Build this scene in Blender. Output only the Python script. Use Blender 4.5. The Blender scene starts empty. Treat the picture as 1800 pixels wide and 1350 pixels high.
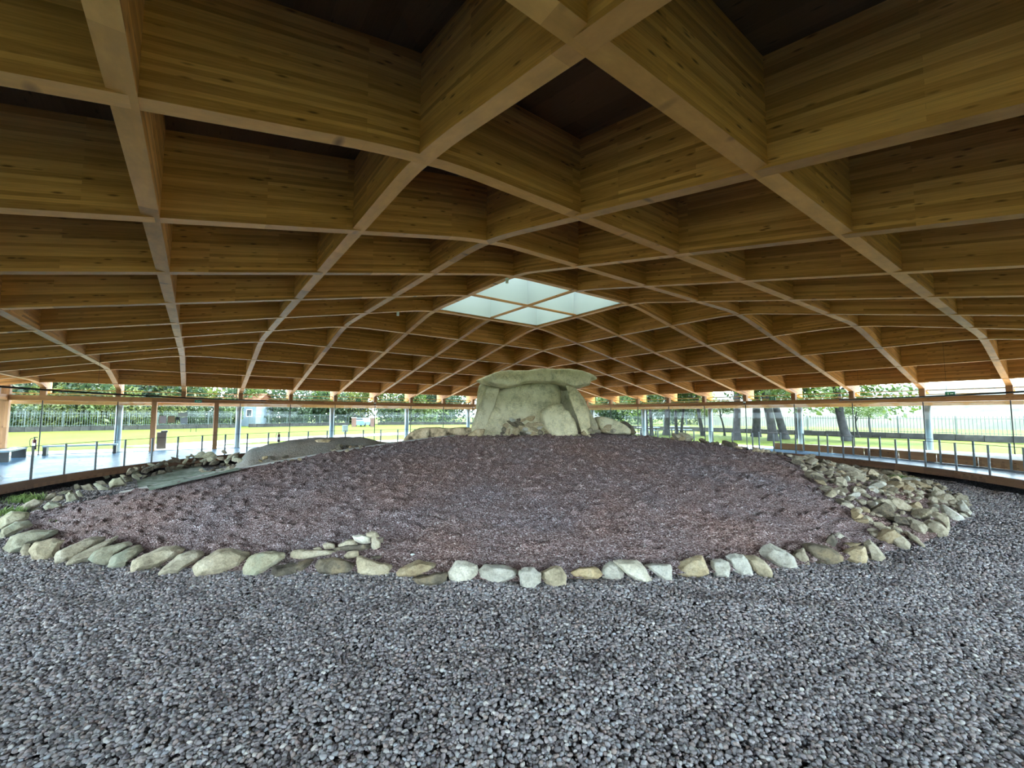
import bpy, bmesh, math, random
from mathutils import Vector, Matrix, noise
R_ = math.radians
random.seed(7)
scn = bpy.context.scene
COL = scn.collection
S = 2.6                      # beam lattice spacing in metres
EYE = 1.859                  # camera height over the walkway (z = 0)

# ------------------------------------------------------------------ camera
CAM = Vector((-9.812, -12.276, EYE))
RT = Vector((0.80400541, -0.59461819, 0.00212315)); UPV = Vector((-0.04595543, -0.05857735, 0.99722455))
FW = Vector((0.59284348, 0.8018715, 0.07442244)); F = 748.8
cd = bpy.data.cameras.new('camera'); cam = bpy.data.objects.new('camera', cd); COL.objects.link(cam)
cd.sensor_width = 36; cd.lens = F / 1800 * 36; cd.clip_end = 2000; cd.clip_start = 0.05
cam.matrix_world = Matrix(((RT.x, UPV.x, -FW.x, CAM.x), (RT.y, UPV.y, -FW.y, CAM.y), (RT.z, UPV.z, -FW.z, CAM.z), (0, 0, 0, 1)))
scn.camera = cam
# ------------------------------------------------------------------ world, sun, exposure
W = bpy.data.worlds.new('sky'); scn.world = W; W.use_nodes = True
bg = W.node_tree.nodes['Background']; bg.inputs[0].default_value = (0.78, 0.89, 1.0, 1); bg.inputs[1].default_value = 3.0
sl = bpy.data.lights.new('sun', 'SUN'); sun = bpy.data.objects.new('sun', sl); COL.objects.link(sun)
sl.energy = 5.0; sl.angle = R_(1.0); sl.color = (1.0, 0.94, 0.82)
sun.rotation_euler = Vector((-0.42, -0.12, -0.9)).to_track_quat('-Z', 'Y').to_euler()
scn.view_settings.view_transform = 'Standard'; scn.view_settings.look = 'None'
scn.view_settings.exposure = 2.45; scn.view_settings.gamma = 1.0; scn.view_settings.use_curve_mapping = False
scn.cycles.transparent_max_bounces = 32; scn.cycles.max_bounces = 10; scn.cycles.diffuse_bounces = 2

# ------------------------------------------------------------------ helpers
def tag(o, label=None, cat=None, group=None, kind=None):
    if label: o['label'] = label
    if cat: o['category'] = cat
    if group: o['group'] = group
    if kind: o['kind'] = kind
    return o
def empty(name, loc=(0, 0, 0), rz=0):
    o = bpy.data.objects.new(name, None); COL.objects.link(o); o.location = loc; o.rotation_euler = (0, 0, rz)
    o.empty_display_size = 0.2
    return o
def link(name, me, mat=None, parent=None):
    o = bpy.data.objects.new(name, me); COL.objects.link(o)
    if mat and not me.materials: me.materials.append(mat)
    if parent: o.parent = parent
    return o
class MB:
    def __init__(s): s.v = []; s.f = []; s.uv = []
    def quad(s, a, b, c, d, uv=None):
        n = len(s.v); s.v += [tuple(a), tuple(b), tuple(c), tuple(d)]; s.f.append((n, n + 1, n + 2, n + 3))
        s.uv += uv or [(0, 0), (1, 0), (1, 1), (0, 1)]
    def box(s, c, d, rz=0, rot=None):
        c = Vector(c); x, y, z = (q / 2 for q in d)
        m = rot or Matrix.Rotation(rz, 3, 'Z')
        p = [c + m @ Vector(q) for q in ((-x, -y, -z), (x, -y, -z), (x, y, -z), (-x, y, -z), (-x, -y, z), (x, -y, z), (x, y, z), (-x, y, z))]
        L = max(d)
        for q, (uu, vv) in (((0, 3, 2, 1), (d[1], d[0])), ((4, 5, 6, 7), (d[0], d[1])), ((0, 1, 5, 4), (d[0], d[2])), ((1, 2, 6, 5), (d[1], d[2])), ((2, 3, 7, 6), (d[0], d[2])), ((3, 0, 4, 7), (d[1], d[2]))):
            if uu >= vv: uv = [(0, 0), (uu, 0), (uu, vv), (0, vv)]
            else: uv = [(0, 0), (0, uu), (vv, uu), (vv, 0)]
            s.quad(*[p[i] for i in q], uv=uv)
        return s
    def tube(s, a, b, r0, r1=None, n=12, caps=True):
        a = Vector(a); b = Vector(b); r1 = r0 if r1 is None else r1
        z = (b - a).normalized(); x = z.orthogonal().normalized(); y = z.cross(x)
        ra = [a + (x * math.cos(t) + y * math.sin(t)) * r0 for t in [2 * math.pi * i / n for i in range(n)]]
        rb = [b + (x * math.cos(t) + y * math.sin(t)) * r1 for t in [2 * math.pi * i / n for i in range(n)]]
        k = len(s.v); s.v += [tuple(q) for q in ra + rb]
        for i in range(n):
            j = (i + 1) % n; s.f.append((k + i, k + j, k + n + j, k + n + i)); s.uv += [(0, i / n), (0, (i + 1) / n), (1, (i + 1) / n), (1, i / n)]
        if caps:
            s.f.append(tuple(range(k + n - 1, k - 1, -1))); s.uv += [(0, 0)] * n
            s.f.append(tuple(range(k + n, k + 2 * n))); s.uv += [(0, 0)] * n
        return s
    def mesh(s, name, smooth=False):
        me = bpy.data.meshes.new(name); me.from_pydata(s.v, [], s.f)
        l = me.uv_layers.new(name='UVMap'); flat = [q for p in s.uv for q in p]
        l.data.foreach_set('uv', flat)
        if smooth: me.polygons.foreach_set('use_smooth', [True] * len(me.polygons))
        me.update(); return me
    def build(s, name, mat, parent=None, smooth=False): return link(name, s.mesh(name, smooth), mat, parent)
def ray(px, py): return (RT * ((px - 900) / F) - UPV * ((py - 675) / F) + FW)
def at(px, py, Z): return CAM + ray(px, py) * Z
def on_z(px, py, z):
    d = ray(px, py); return CAM + d * ((z - CAM.z) / d.z)
def copy_tree(o, parent=None):
    c = o.copy(); COL.objects.link(c); c.parent = parent
    for ch in o.children: copy_tree(ch, c)
    return c

# ------------------------------------------------------------------ materials
def mat(name, col, rough=0.8, metal=0.0, spec=0.5):
    m = bpy.data.materials.new(name); m.use_nodes = True; b = m.node_tree.nodes['Principled BSDF']
    b.inputs['Base Color'].default_value = (*col, 1); b.inputs['Roughness'].default_value = rough; b.inputs['Metallic'].default_value = metal
    b.inputs['Specular IOR Level'].default_value = spec
    return m
class NT:
    def __init__(s, m): s.t = m.node_tree; s.n = s.t.nodes; s.b = s.n.get('Principled BSDF')
    def add(s, typ, **kw):
        n = s.n.new(typ)
        for k, v in kw.items():
            if k in n.inputs: n.inputs[k].default_value = v
            else: setattr(n, k, v)
        return n
    def L(s, a, b): s.t.links.new(a, b)
    def ramp(s, fac, stops):
        r = s.n.new('ShaderNodeValToRGB'); e = r.color_ramp.elements
        while len(e) < len(stops): e.new(0.5)
        for q, (p, c) in zip(e, stops): q.position = p; q.color = (*c, 1)
        s.L(fac, r.inputs[0]); return r.outputs[0]
    def mix(s, fac, a, b, mode='MIX'):
        n = s.n.new('ShaderNodeMix'); n.data_type = 'RGBA'; n.blend_type = mode
        for v, i in ((fac, 0), (a, 6), (b, 7)):
            if hasattr(v, 'links'): s.L(v, n.inputs[i])
            elif isinstance(v, tuple): n.inputs[i].default_value = (*v, 1)
            else: n.inputs[i].default_value = v
        return n.outputs[2]
    def bump(s, h, strength=0.5, dist=0.02):
        n = s.add('ShaderNodeBump', Strength=strength, Distance=dist); s.L(h, n.inputs['Height']); s.L(n.outputs[0], s.b.inputs['Normal'])
def noise_n(T, vec, scale, detail=6, rough=0.6):
    n = T.add('ShaderNodeTexNoise', Scale=scale, Detail=detail, Roughness=rough)
    if vec is not None: T.L(vec, n.inputs['Vector'])
    return n.outputs['Fac']
def obj_co(T): return T.add('ShaderNodeTexCoord').outputs['Object']
def wood(name, c1, c2, c3, lam=0.05):
    m = mat(name, c1, 0.55, 0, 0.35); T = NT(m)
    uv = T.add('ShaderNodeTexCoord').outputs['UV']
    oi = T.add('ShaderNodeObjectInfo').outputs['Random']
    off = T.add('ShaderNodeCombineXYZ'); 
    mm = T.add('ShaderNodeMath', operation='MULTIPLY'); T.L(oi, mm.inputs[0]); mm.inputs[1].default_value = 37.0; T.L(mm.outputs[0], off.inputs[0])
    va = T.add('ShaderNodeVectorMath', operation='ADD'); T.L(uv, va.inputs[0]); T.L(off.outputs[0], va.inputs[1]); P = va.outputs[0]
    br = T.add('ShaderNodeTexBrick', offset=0.37, offset_frequency=2); T.L(P, br.inputs['Vector'])
    br.inputs['Color1'].default_value = (0, 0, 0, 1); br.inputs['Color2'].default_value = (1, 1, 1, 1); br.inputs['Mortar'].default_value = (0.3, 0.3, 0.3, 1)
    br.inputs['Scale'].default_value = 1; br.inputs['Mortar Size'].default_value = 0.0012; br.inputs['Brick Width'].default_value = 3.1; br.inputs['Row Height'].default_value = lam
    mp = T.add('ShaderNodeMapping'); T.L(P, mp.inputs['Vector']); mp.inputs['Scale'].default_value = (1.2, 26, 1)
    g = noise_n(T, mp.outputs[0], 2.0, 5, 0.6)
    board = T.ramp(br.outputs['Color'], [(0.0, tuple(q * .75 for q in c2)), (0.5, c1), (1.0, tuple(min(1, q * 1.2) for q in c3))])
    c = T.mix(0.35, board, T.ramp(g, [(0.3, tuple(q * 0.55 for q in c2)), (0.55, c1), (0.75, tuple(min(1, q * 1.25) for q in c3))]))
    mk = T.add('ShaderNodeMapping'); T.L(P, mk.inputs['Vector']); mk.inputs['Scale'].default_value = (2.6, 11, 1)
    vo = T.add('ShaderNodeTexVoronoi', Scale=1.0); T.L(mk.outputs[0], vo.inputs['Vector'])
    k = T.ramp(vo.outputs['Distance'], [(0.07, (0.20, 0.14, 0.09)), (0.19, (1, 1, 1))])
    c = T.mix(0.85, c, k, 'MULTIPLY')
    T.L(c, T.b.inputs['Base Color'])
    T.bump(br.outputs['Fac'], 0.25, -0.004)
    return m
def stone(name, c1, c2, c3, sc=3.0, patch=None, bump=0.6):
    m = mat(name, c1, 0.9, 0, 0.25); T = NT(m); P = obj_co(T)
    oi = T.add('ShaderNodeObjectInfo').outputs['Random']
    va = T.add('ShaderNodeVectorMath', operation='ADD'); T.L(P, va.inputs[0])
    cb = T.add('ShaderNodeCombineXYZ'); mu = T.add('ShaderNodeMath', operation='MULTIPLY'); mu.inputs[1].default_value = 19.0; T.L(oi, mu.inputs[0]); T.L(mu.outputs[0], cb.inputs[0]); T.L(cb.outputs[0], va.inputs[1]); P = va.outputs[0]
    a = noise_n(T, P, sc, 8, 0.65); b = noise_n(T, P, sc * 9, 6, 0.7)
    c = T.ramp(a, [(0.33, c2), (0.5, c1), (0.68, c3)])
    c = T.mix(0.5, c, T.ramp(b, [(0.3, (0.3, 0.3, 0.3)), (0.55, (1, 1, 1)), (0.8, (1.25, 1.22, 1.15))]), 'MULTIPLY')
    if patch:
        d = noise_n(T, P, sc * 0.7, 5, 0.6); c = T.mix(T.ramp(d, [(0.5, (0, 0, 0)), (0.62, (1, 1, 1))]), c, patch)
    hv = T.ramp(oi, [(0, (0.78, 0.76, 0.74)), (0.5, (1, 1, 1)), (1, (1.12, 1.06, 0.95))])
    c = T.mix(0.8, c, hv, 'MULTIPLY')
    T.L(c, T.b.inputs['Base Color'])
    h = T.add('ShaderNodeMath', operation='ADD'); T.L(a, h.inputs[0]); mb = T.add('ShaderNodeMath', operation='MULTIPLY'); mb.inputs[1].default_value = 0.35; T.L(b, mb.inputs[0]); T.L(mb.outputs[0], h.inputs[1])
    T.bump(h.outputs[0], bump, 0.05)
    return m
def glass(name, tint, rough=0.0):
    m = bpy.data.materials.new(name); m.use_nodes = True; t = m.node_tree; t.nodes.clear()
    o = t.nodes.new('ShaderNodeOutputMaterial'); mx = t.nodes.new('ShaderNodeMixShader'); tr = t.nodes.new('ShaderNodeBsdfTransparent'); gl = t.nodes.new('ShaderNodeBsdfGlossy')
    tr.inputs[0].default_value = (*tint, 1); gl.inputs['Roughness'].default_value = rough
    lw = t.nodes.new('ShaderNodeLayerWeight'); lw.inputs[0].default_value = 0.5
    pw = t.nodes.new('ShaderNodeMath'); pw.operation = 'POWER'; pw.inputs[1].default_value = 5.0; t.links.new(lw.outputs['Facing'], pw.inputs[0])
    fr = t.nodes.new('ShaderNodeMath'); fr.operation = 'MULTIPLY_ADD'; fr.inputs[1].default_value = 0.8; fr.inputs[2].default_value = 0.010; t.links.new(pw.outputs[0], fr.inputs[0])
    t.links.new(fr.outputs[0], mx.inputs[0]); t.links.new(tr.outputs[0], mx.inputs[1]); t.links.new(gl.outputs[0], mx.inputs[2]); t.links.new(mx.outputs[0], o.inputs[0])
    return m

M = {}
M['glulam'] = wood('glulam_spruce', (0.62, 0.262, 0.068), (0.44, 0.175, 0.04), (0.74, 0.35, 0.105))
M['transom'] = wood('transom_wood', (0.40, 0.20, 0.08), (0.34, 0.16, 0.06), (0.46, 0.25, 0.11), 0.12)
M['soffit'] = wood('soffit_wood', (0.62, 0.40, 0.18), (0.52, 0.32, 0.13), (0.68, 0.46, 0.22), 0.14)
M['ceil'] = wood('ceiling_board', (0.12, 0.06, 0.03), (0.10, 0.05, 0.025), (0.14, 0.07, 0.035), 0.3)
M['frame_wood'] = wood('frame_wood', (0.36, 0.18, 0.08), (0.3, 0.14, 0.06), (0.42, 0.22, 0.1), 0.2)
M['fascia'] = wood('fascia_wood', (0.24, 0.12, 0.06), (0.18, 0.09, 0.05), (0.3, 0.16, 0.08), 0.13)
M['white'] = mat('white_lining', (0.80, 0.86, 0.84), 0.6)
M['steel'] = mat('grey_blue_steel', (0.20, 0.27, 0.32), 0.4, 0.2)
M['dark'] = mat('dark_metal', (0.02, 0.022, 0.025), 0.45, 0.3)
M['post'] = mat('galvanised_post', (0.22, 0.25, 0.28), 0.35, 0.8)
M['glass'] = glass('pane_glass', (0.93, 0.98, 0.98)); M['railglass'] = glass('rail_glass', (0.98, 1.0, 0.99))
M['stone'] = stone('kerb_stone', (0.52, 0.45, 0.33), (0.30, 0.26, 0.19), (0.66, 0.60, 0.48), 4.0)
M['stone_tan'] = stone('tan_stone', (0.56, 0.44, 0.27), (0.34, 0.25, 0.15), (0.66, 0.56, 0.40), 4.0)
M['stone_pale'] = stone('pale_stone', (0.66, 0.63, 0.54), (0.46, 0.42, 0.34), (0.78, 0.76, 0.70), 4.0)
M['stone_dark'] = stone('dark_stone', (0.20, 0.17, 0.13), (0.09, 0.08, 0.065), (0.36, 0.29, 0.19), 4.0)
M['stone_lichen'] = stone('lichen_stone', (0.46, 0.43, 0.31), (0.28, 0.25, 0.17), (0.60, 0.58, 0.46), 4.0, (0.42, 0.43, 0.33))
M['granite'] = stone('dolmen_granite', (0.78, 0.70, 0.47), (0.46, 0.42, 0.27), (0.90, 0.84, 0.62), 2.6, (0.80, 0.73, 0.52), 1.0)
M['patchedrock'] = stone('dark_patched_rock', (0.62, 0.49, 0.33), (0.16, 0.12, 0.08), (0.76, 0.64, 0.47), 3.4, (0.08, 0.06, 0.04))  # tan rock with very dark brown patches mixed in by noise

def deck_mat():  # blue of the reflected sky is put into the base colour
    m = mat('walkway_sky_tint', (0.05, 0.1, 0.16), 0.3, 0, 0.04); T = NT(m); P = obj_co(T)
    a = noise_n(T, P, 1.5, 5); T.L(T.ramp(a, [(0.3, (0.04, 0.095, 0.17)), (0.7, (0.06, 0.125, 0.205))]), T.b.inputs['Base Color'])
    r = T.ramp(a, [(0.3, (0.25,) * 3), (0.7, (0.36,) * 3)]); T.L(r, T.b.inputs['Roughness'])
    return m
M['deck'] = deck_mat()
def mound_mat(name, cols, gs=48, bump=0.8):
    m = mat(name, cols[1], 0.95, 0, 0.2); T = NT(m); P = obj_co(T)
    v = T.add('ShaderNodeTexVoronoi', Scale=gs); T.L(P, v.inputs['Vector'])
    sep = T.add('ShaderNodeSeparateColor'); T.L(v.outputs['Color'], sep.inputs[0])
    a = noise_n(T, P, 0.5, 4); b = noise_n(T, P, 13, 6, 0.75)
    c = T.ramp(sep.outputs[0], [(0.0, cols[0]), (0.5, cols[1]), (0.9, cols[2]), (1.0, cols[3])])
    c = T.mix(0.4, c, T.ramp(b, [(0.3, (0.45, 0.4, 0.4)), (0.5, (1, 1, 1)), (0.8, (1.2, 1.2, 1.25))]), 'MULTIPLY')
    c = T.mix(0.6, c, T.ramp(a, [(0.35, (1.1, 0.85, 0.75)), (0.65, (0.95, 1.0, 1.12))]), 'MULTIPLY')
    T.L(c, T.b.inputs['Base Color'])
    h = T.add('ShaderNodeMath', operation='SUBTRACT'); T.L(b, h.inputs[0]); T.L(v.outputs['Distance'], h.inputs[1])
    T.bump(h.outputs[0], bump, 0.03)
    return m
M['mound'] = mound_mat('volcanic_gravel', [(0.12, 0.08, 0.075), (0.30, 0.215, 0.205), (0.46, 0.37, 0.36), (0.75, 0.7, 0.69)])
M['greyearth'] = mound_mat('hardened_grey_earth', [(0.25, 0.24, 0.2), (0.30, 0.28, 0.24), (0.35, 0.33, 0.28), (0.4, 0.38, 0.33)], 30, 0.35)
M['gravelbase'] = mound_mat('gravel_bed', [(0.03, 0.03, 0.032), (0.12, 0.115, 0.12), (0.27, 0.26, 0.275), (0.4, 0.4, 0.42)], 38, 1.0)
def pebble_mat():
    m = mat('pebbles', (0.25, 0.25, 0.27), 0.8, 0, 0.3); T = NT(m)
    at_ = T.add('ShaderNodeAttribute', attribute_type='INSTANCER', attribute_name='rnd')
    c = T.ramp(at_.outputs['Fac'], [(0.0, (0.11, 0.10, 0.105)), (0.3, (0.285, 0.255, 0.265)), (0.55, (0.40, 0.355, 0.365)), (0.7, (0.42, 0.33, 0.305)), (0.85, (0.38, 0.385, 0.42)), (1.0, (0.68, 0.62, 0.585))])
    n = noise_n(T, obj_co(T), 60, 4)
    T.L(T.mix(0.35, c, T.ramp(n, [(0.3, (0.6, 0.6, 0.6)), (0.7, (1.2, 1.2, 1.2))]), 'MULTIPLY'), T.b.inputs['Base Color'])
    return m
M['pebble'] = pebble_mat()
def grass_mat():
    m = mat('lawn', (0.12, 0.2, 0.03), 0.9, 0, 0.1); T = NT(m); P = obj_co(T)
    a = noise_n(T, P, 0.25, 6); b = noise_n(T, P, 9, 5, 0.7)
    c = T.ramp(a, [(0.35, (0.042, 0.060, 0.005)), (0.6, (0.054, 0.069, 0.007)), (0.75, (0.064, 0.075, 0.014))])
    c = T.mix(0.6, c, T.ramp(b, [(0.3, (0.55, 0.55, 0.5)), (0.7, (1.2, 1.2, 1.1))]), 'MULTIPLY'); T.L(c, T.b.inputs['Base Color'])
    T.bump(b, 0.8, 0.08); return m
M['grass'] = grass_mat()
def leafmat(name, a, b):
    m = bpy.data.materials.new(name); m.use_nodes = True; T = NT(m); T.b.inputs['Roughness'].default_value = 0.6
    oi = T.add('ShaderNodeNewGeometry').outputs['Random Per Island']
    c = T.ramp(oi, [(0, a), (1, b)]); T.L(c, T.b.inputs['Base Color'])
    tl = T.add('ShaderNodeBsdfTranslucent'); T.L(c, tl.inputs[0]); mx = T.add('ShaderNodeMixShader'); mx.inputs[0].default_value = 0.45
    out = T.n['Material Output']; T.L(T.b.outputs[0], mx.inputs[1]); T.L(tl.outputs[0], mx.inputs[2]); T.L(mx.outputs[0], out.inputs[0]); return m
M['leaf'] = leafmat('oak_leaves', (0.02, 0.045, 0.008), (0.075, 0.115, 0.022))
M['leaf2'] = leafmat('dark_leaves', (0.012, 0.028, 0.014), (0.04, 0.07, 0.028))
M['leaf3'] = leafmat('yellow_leaves', (0.06, 0.08, 0.014), (0.12, 0.14, 0.035))
M['bark'] = stone('bark', (0.028, 0.028, 0.03), (0.015, 0.015, 0.016), (0.045, 0.045, 0.047), 3)
M['concrete'] = stone('pale_concrete', (0.48, 0.475, 0.46), (0.45, 0.44, 0.43), (0.52, 0.51, 0.50), 1.0, None, 0.1)
M['wallstone'] = stone('field_wall_stone', (0.03, 0.03, 0.029), (0.02, 0.02, 0.02), (0.05, 0.05, 0.048), 2)
M['fence'] = mat('fence_metal', (0.07, 0.09, 0.085), 0.5, 0.3)
M['tarp'] = stone('green_geotextile', (0.26, 0.31, 0.24), (0.15, 0.19, 0.13), (0.42, 0.47, 0.41), 2.0, None, 0.25)
M['lip'] = mat('pale_edge_strip', (0.42, 0.40, 0.37), 0.7)

# ------------------------------------------------------------------ terrain functions
RT_TAB = [(-180, 12.45), (-170, 11.9), (-160, 11.0), (-152, 10.45), (-142, 9.75), (-134, 9.8), (-128, 9.85), (-123, 9.6), (-117, 9.7), (-106, 9.85), (-94, 10.2), (-80, 10.65), (-66, 11.4), (-50, 12.4), (-35, 12.9), (0, 13.0), (90, 13.0), (150, 13.2), (174, 13.0), (180, 12.45)]
def ringR(th):
    d = math.degrees(th)
    for (a, r), (b, q) in zip(RT_TAB, RT_TAB[1:]):
        if a <= d <= b: return r + (q - r) * (d - a) / (b - a)
    return 12.45
ZG = -0.41; ZT = 1.22
def sm(a, b, x):
    t = min(1, max(0, (x - a) / (b - a))); return t * t * (3 - 2 * t)
def base_mound(x, y):
    r = math.hypot(x, y); rho = r / ringR(math.atan2(y, x))
    if rho >= 1: return ZG
    th = math.atan2(y, x); p_ = 1.86 + 0.22 * math.cos(th + R_(20))
    return ZG + 0.02 + (ZT - ZG) * (1 - rho ** p_)
CUT0 = on_z(205, 872, -0.12); CUT1 = on_z(838, 766, 1.12)
CUT0 = Vector((CUT0.x, CUT0.y)); CUT1 = Vector((CUT1.x, CUT1.y)); CD = (CUT1 - CUT0).normalized(); CN = Vector((-CD.y, CD.x))
if CN.dot(Vector((0, 1))) < 0: CN = -CN
def cut_d(x, y): return (Vector((x, y)) - CUT0).dot(CN)      # > 0: beyond the cut (excavated side)
def cut_t(x, y): return (Vector((x, y)) - CUT0).dot(CD)
CLEN = (CUT1 - CUT0).length
def in_sector(x, y): return cut_d(x, y) > 0 and cut_t(x, y) < CLEN + 0.3
def excav(x, y):
    d = cut_d(x, y); t = cut_t(x, y); b = base_mound(x, y); u = t / CLEN
    low = max(ZG - 0.04, b - 0.55 * (1 - 0.6 * sm(5.5, 8.5, t)) - 0.12 * (1 - sm(0.5, 2.0, t)))      # trench floor, old ground
    cz = CREST[0][1]
    for (t0_, z0_), (t1_, z1_) in zip(CREST, CREST[1:]):
        if t0_ <= t <= t1_: cz = z0_ + (z1_ - z0_) * sm(t0_, t1_, t)
    if t > CREST[-1][0]: cz = CREST[-1][1]
    k = sm(0.75, 2.9, d) * (1 - 0.8 * sm(3.6, 8.0, d))      # the grey bank
    return max(low, low + (cz - low) * k) if t > 1.0 else low
CREST = [(0.9, -0.42), (2.1, -0.1), (2.9, 0.70), (3.5, 0.84), (4.2, 0.96), (4.9, 1.02), (6.4, 1.0), (7.5, 0.78), (8.6, 0.62), (12, 0.5)]
def terrain(x, y):
    if math.hypot(x, y) > ringR(math.atan2(y, x)): return ZG
    return excav(x, y) if in_sector(x, y) else base_mound(x, y)
def hit(px, py):
    d = ray(px, py); t = 2.0
    while t < 40:
        p = CAM + d * t
        if p.z <= terrain(p.x, p.y): return p
        t += 0.03
    return CAM + d * 40

# ------------------------------------------------------------------ roof: a hipped lattice of glulam beams
Z1 = 1.5705 * S + EYE; SL = 0.2005 * S
def mfun(a, b):
    A, B = abs(a), abs(b); d = abs(A - B); m = max(A, B)
    if d < 0.35: m += (0.35 - d) ** 2 / 4 / 0.35 * 1.0
    m0 = m
    if m0 < 0.65: return 1.0
    if m0 < 1.35: return 1.0 + (m0 - 0.65) ** 2 / (4 * 0.35)
    return m0
def zroof(a, b): return Z1 - SL * (mfun(a, b) - 1)
BW = 0.19; BD = 0.47 * S; EAVE = 6.8
ceiling = empty('ceiling'); tag(ceiling, 'hipped timber lattice ceiling of deep glulam beams and dark coffers', 'ceiling', kind='structure')
def beam(fam, k):
    w = BW / 2; n = int(EAVE * 2 / 0.1); mb = MB(); pts = []
    for i in range(n + 1):
        t = -EAVE + i * 2 * EAVE / n
        if k == 0 and abs(t) < 0.98: pts.append(None); continue
        z = zroof(k, t)
        if abs(t) < abs(k) - 0.04: z += 0.008
        zt = z + BD - (0.0 if abs(t) < 6.5 else 0.55 * BD * sm(6.45, 6.9, abs(t)))
        pts.append((t * S, z, zt, t * S * 1.02))
    def P(u, off, z): return (u, k * S + off, z) if fam == 'B' else (k * S + off, u, z)
    for p, q in zip(pts, pts[1:]):
        if p is None or q is None: continue
        for o in (-w, w):
            mb.quad(P(p[0], o, p[1]), P(q[0], o, q[1]), P(q[0], o, q[2]), P(p[0], o, p[2]), [(p[3], 0.0), (q[3], 0.0), (q[3], q[2] - q[1]), (p[3], p[2] - p[1])])
        mb.quad(P(p[0], -w, p[1]), P(q[0], -w, q[1]), P(q[0], w, q[1]), P(p[0], w, p[1]), [(p[3], 5.02), (q[3], 5.02), (q[3], 5.04), (p[3], 5.04)])
        mb.quad(P(p[0], -w, p[2]), P(q[0], -w, q[2]), P(q[0], w, q[2]), P(p[0], w, p[2]), [(p[3], 5.02), (q[3], 5.02), (q[3], 5.04), (p[3], 5.04)])
    for j, e in ((0, 1), (len(pts) - 1, -1)):
        p = pts[j]; mb.quad(P(p[0], -w, p[1]), P(p[0], w, p[1]), P(p[0], w, p[2]), P(p[0], -w, p[2]), [(0, 0), (.2, 0), (.2, 1), (0, 1)])
    return mb.build('beam', M['glulam'], ceiling)
for k in range(-6, 7):
    beam('A', k); beam('B', k)
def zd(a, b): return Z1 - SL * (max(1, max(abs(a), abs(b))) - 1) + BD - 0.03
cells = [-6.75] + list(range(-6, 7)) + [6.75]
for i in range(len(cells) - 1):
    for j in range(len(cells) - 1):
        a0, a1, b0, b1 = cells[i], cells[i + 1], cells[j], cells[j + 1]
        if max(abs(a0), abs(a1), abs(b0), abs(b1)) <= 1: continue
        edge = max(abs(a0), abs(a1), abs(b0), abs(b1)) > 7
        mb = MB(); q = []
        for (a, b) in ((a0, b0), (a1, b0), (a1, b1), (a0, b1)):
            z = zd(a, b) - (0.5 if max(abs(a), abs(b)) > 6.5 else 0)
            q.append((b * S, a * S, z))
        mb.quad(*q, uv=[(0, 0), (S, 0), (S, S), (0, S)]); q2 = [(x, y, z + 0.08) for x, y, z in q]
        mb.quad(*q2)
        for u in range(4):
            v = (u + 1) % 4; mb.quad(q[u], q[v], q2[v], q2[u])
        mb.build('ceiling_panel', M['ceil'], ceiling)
# skylight: white lined wells over the middle four cells
sky = empty('skylight', (0, 0, Z1)); sky['label'] = 'square rooflight of four white lined wells at the ridge'; tag(sky, None, 'skylight', None, 'structure')
def chl(name, mb, m, par):
    o = mb.build(name, m, par); o.matrix_parent_inverse = Matrix.Translation(-par.location); return o
WH = 1.9
for sx in (-1, 1):
    for fam in 'AB':
        mb = MB(); c = sx * (S - BW / 2 - 0.03)
        mb.box((c, 0, Z1 + 0.03 + WH / 2) if fam == 'A' else (0, c, Z1 + 0.03 + WH / 2), (0.05, 2 * S - BW, WH) if fam == 'A' else (2 * S - BW, 0.05, WH))
        chl('well_lining', mb, M['white'], sky)
mbs = MB().box((0, 0, Z1 + 0.05 + WH / 2), (0.09, 2 * S - BW, WH)); chl('well_divider', mbs, M['white'], sky)
for sx in (-1, 1):
    chl('well_divider', MB().box((sx * (S - BW) / 2, 0, Z1 + 0.055 + WH / 2), (S - BW - 0.1, 0.09, WH)), M['white'], sky)
chl('divider_edge', MB().box((0, 0, Z1 + 0.03), (0.12, 2 * S - BW, 0.05)), M['glulam'], sky)
chl('divider_edge', MB().box((0, 0, Z1 + 0.028), (2 * S - BW, 0.12, 0.05)), M['glulam'], sky)
m = bpy.data.materials.new('frosted_pane'); m.use_nodes = True; t = m.node_tree; t.nodes.clear(); o = t.nodes.new('ShaderNodeOutputMaterial'); tl = t.nodes.new('ShaderNodeBsdfTranslucent'); tl.inputs[0].default_value = (0.33, 0.355, 0.345, 1); t.links.new(tl.outputs[0], o.inputs[0]); M['frost'] = m
for sx in (-1, 1):
    for sy in (-1, 1):
        chl('pane', MB().box((sx * S / 2, sy * S / 2, Z1 + WH + 0.04), (S - 0.02, S - 0.02, 0.03)), M['frost'], sky)

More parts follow.
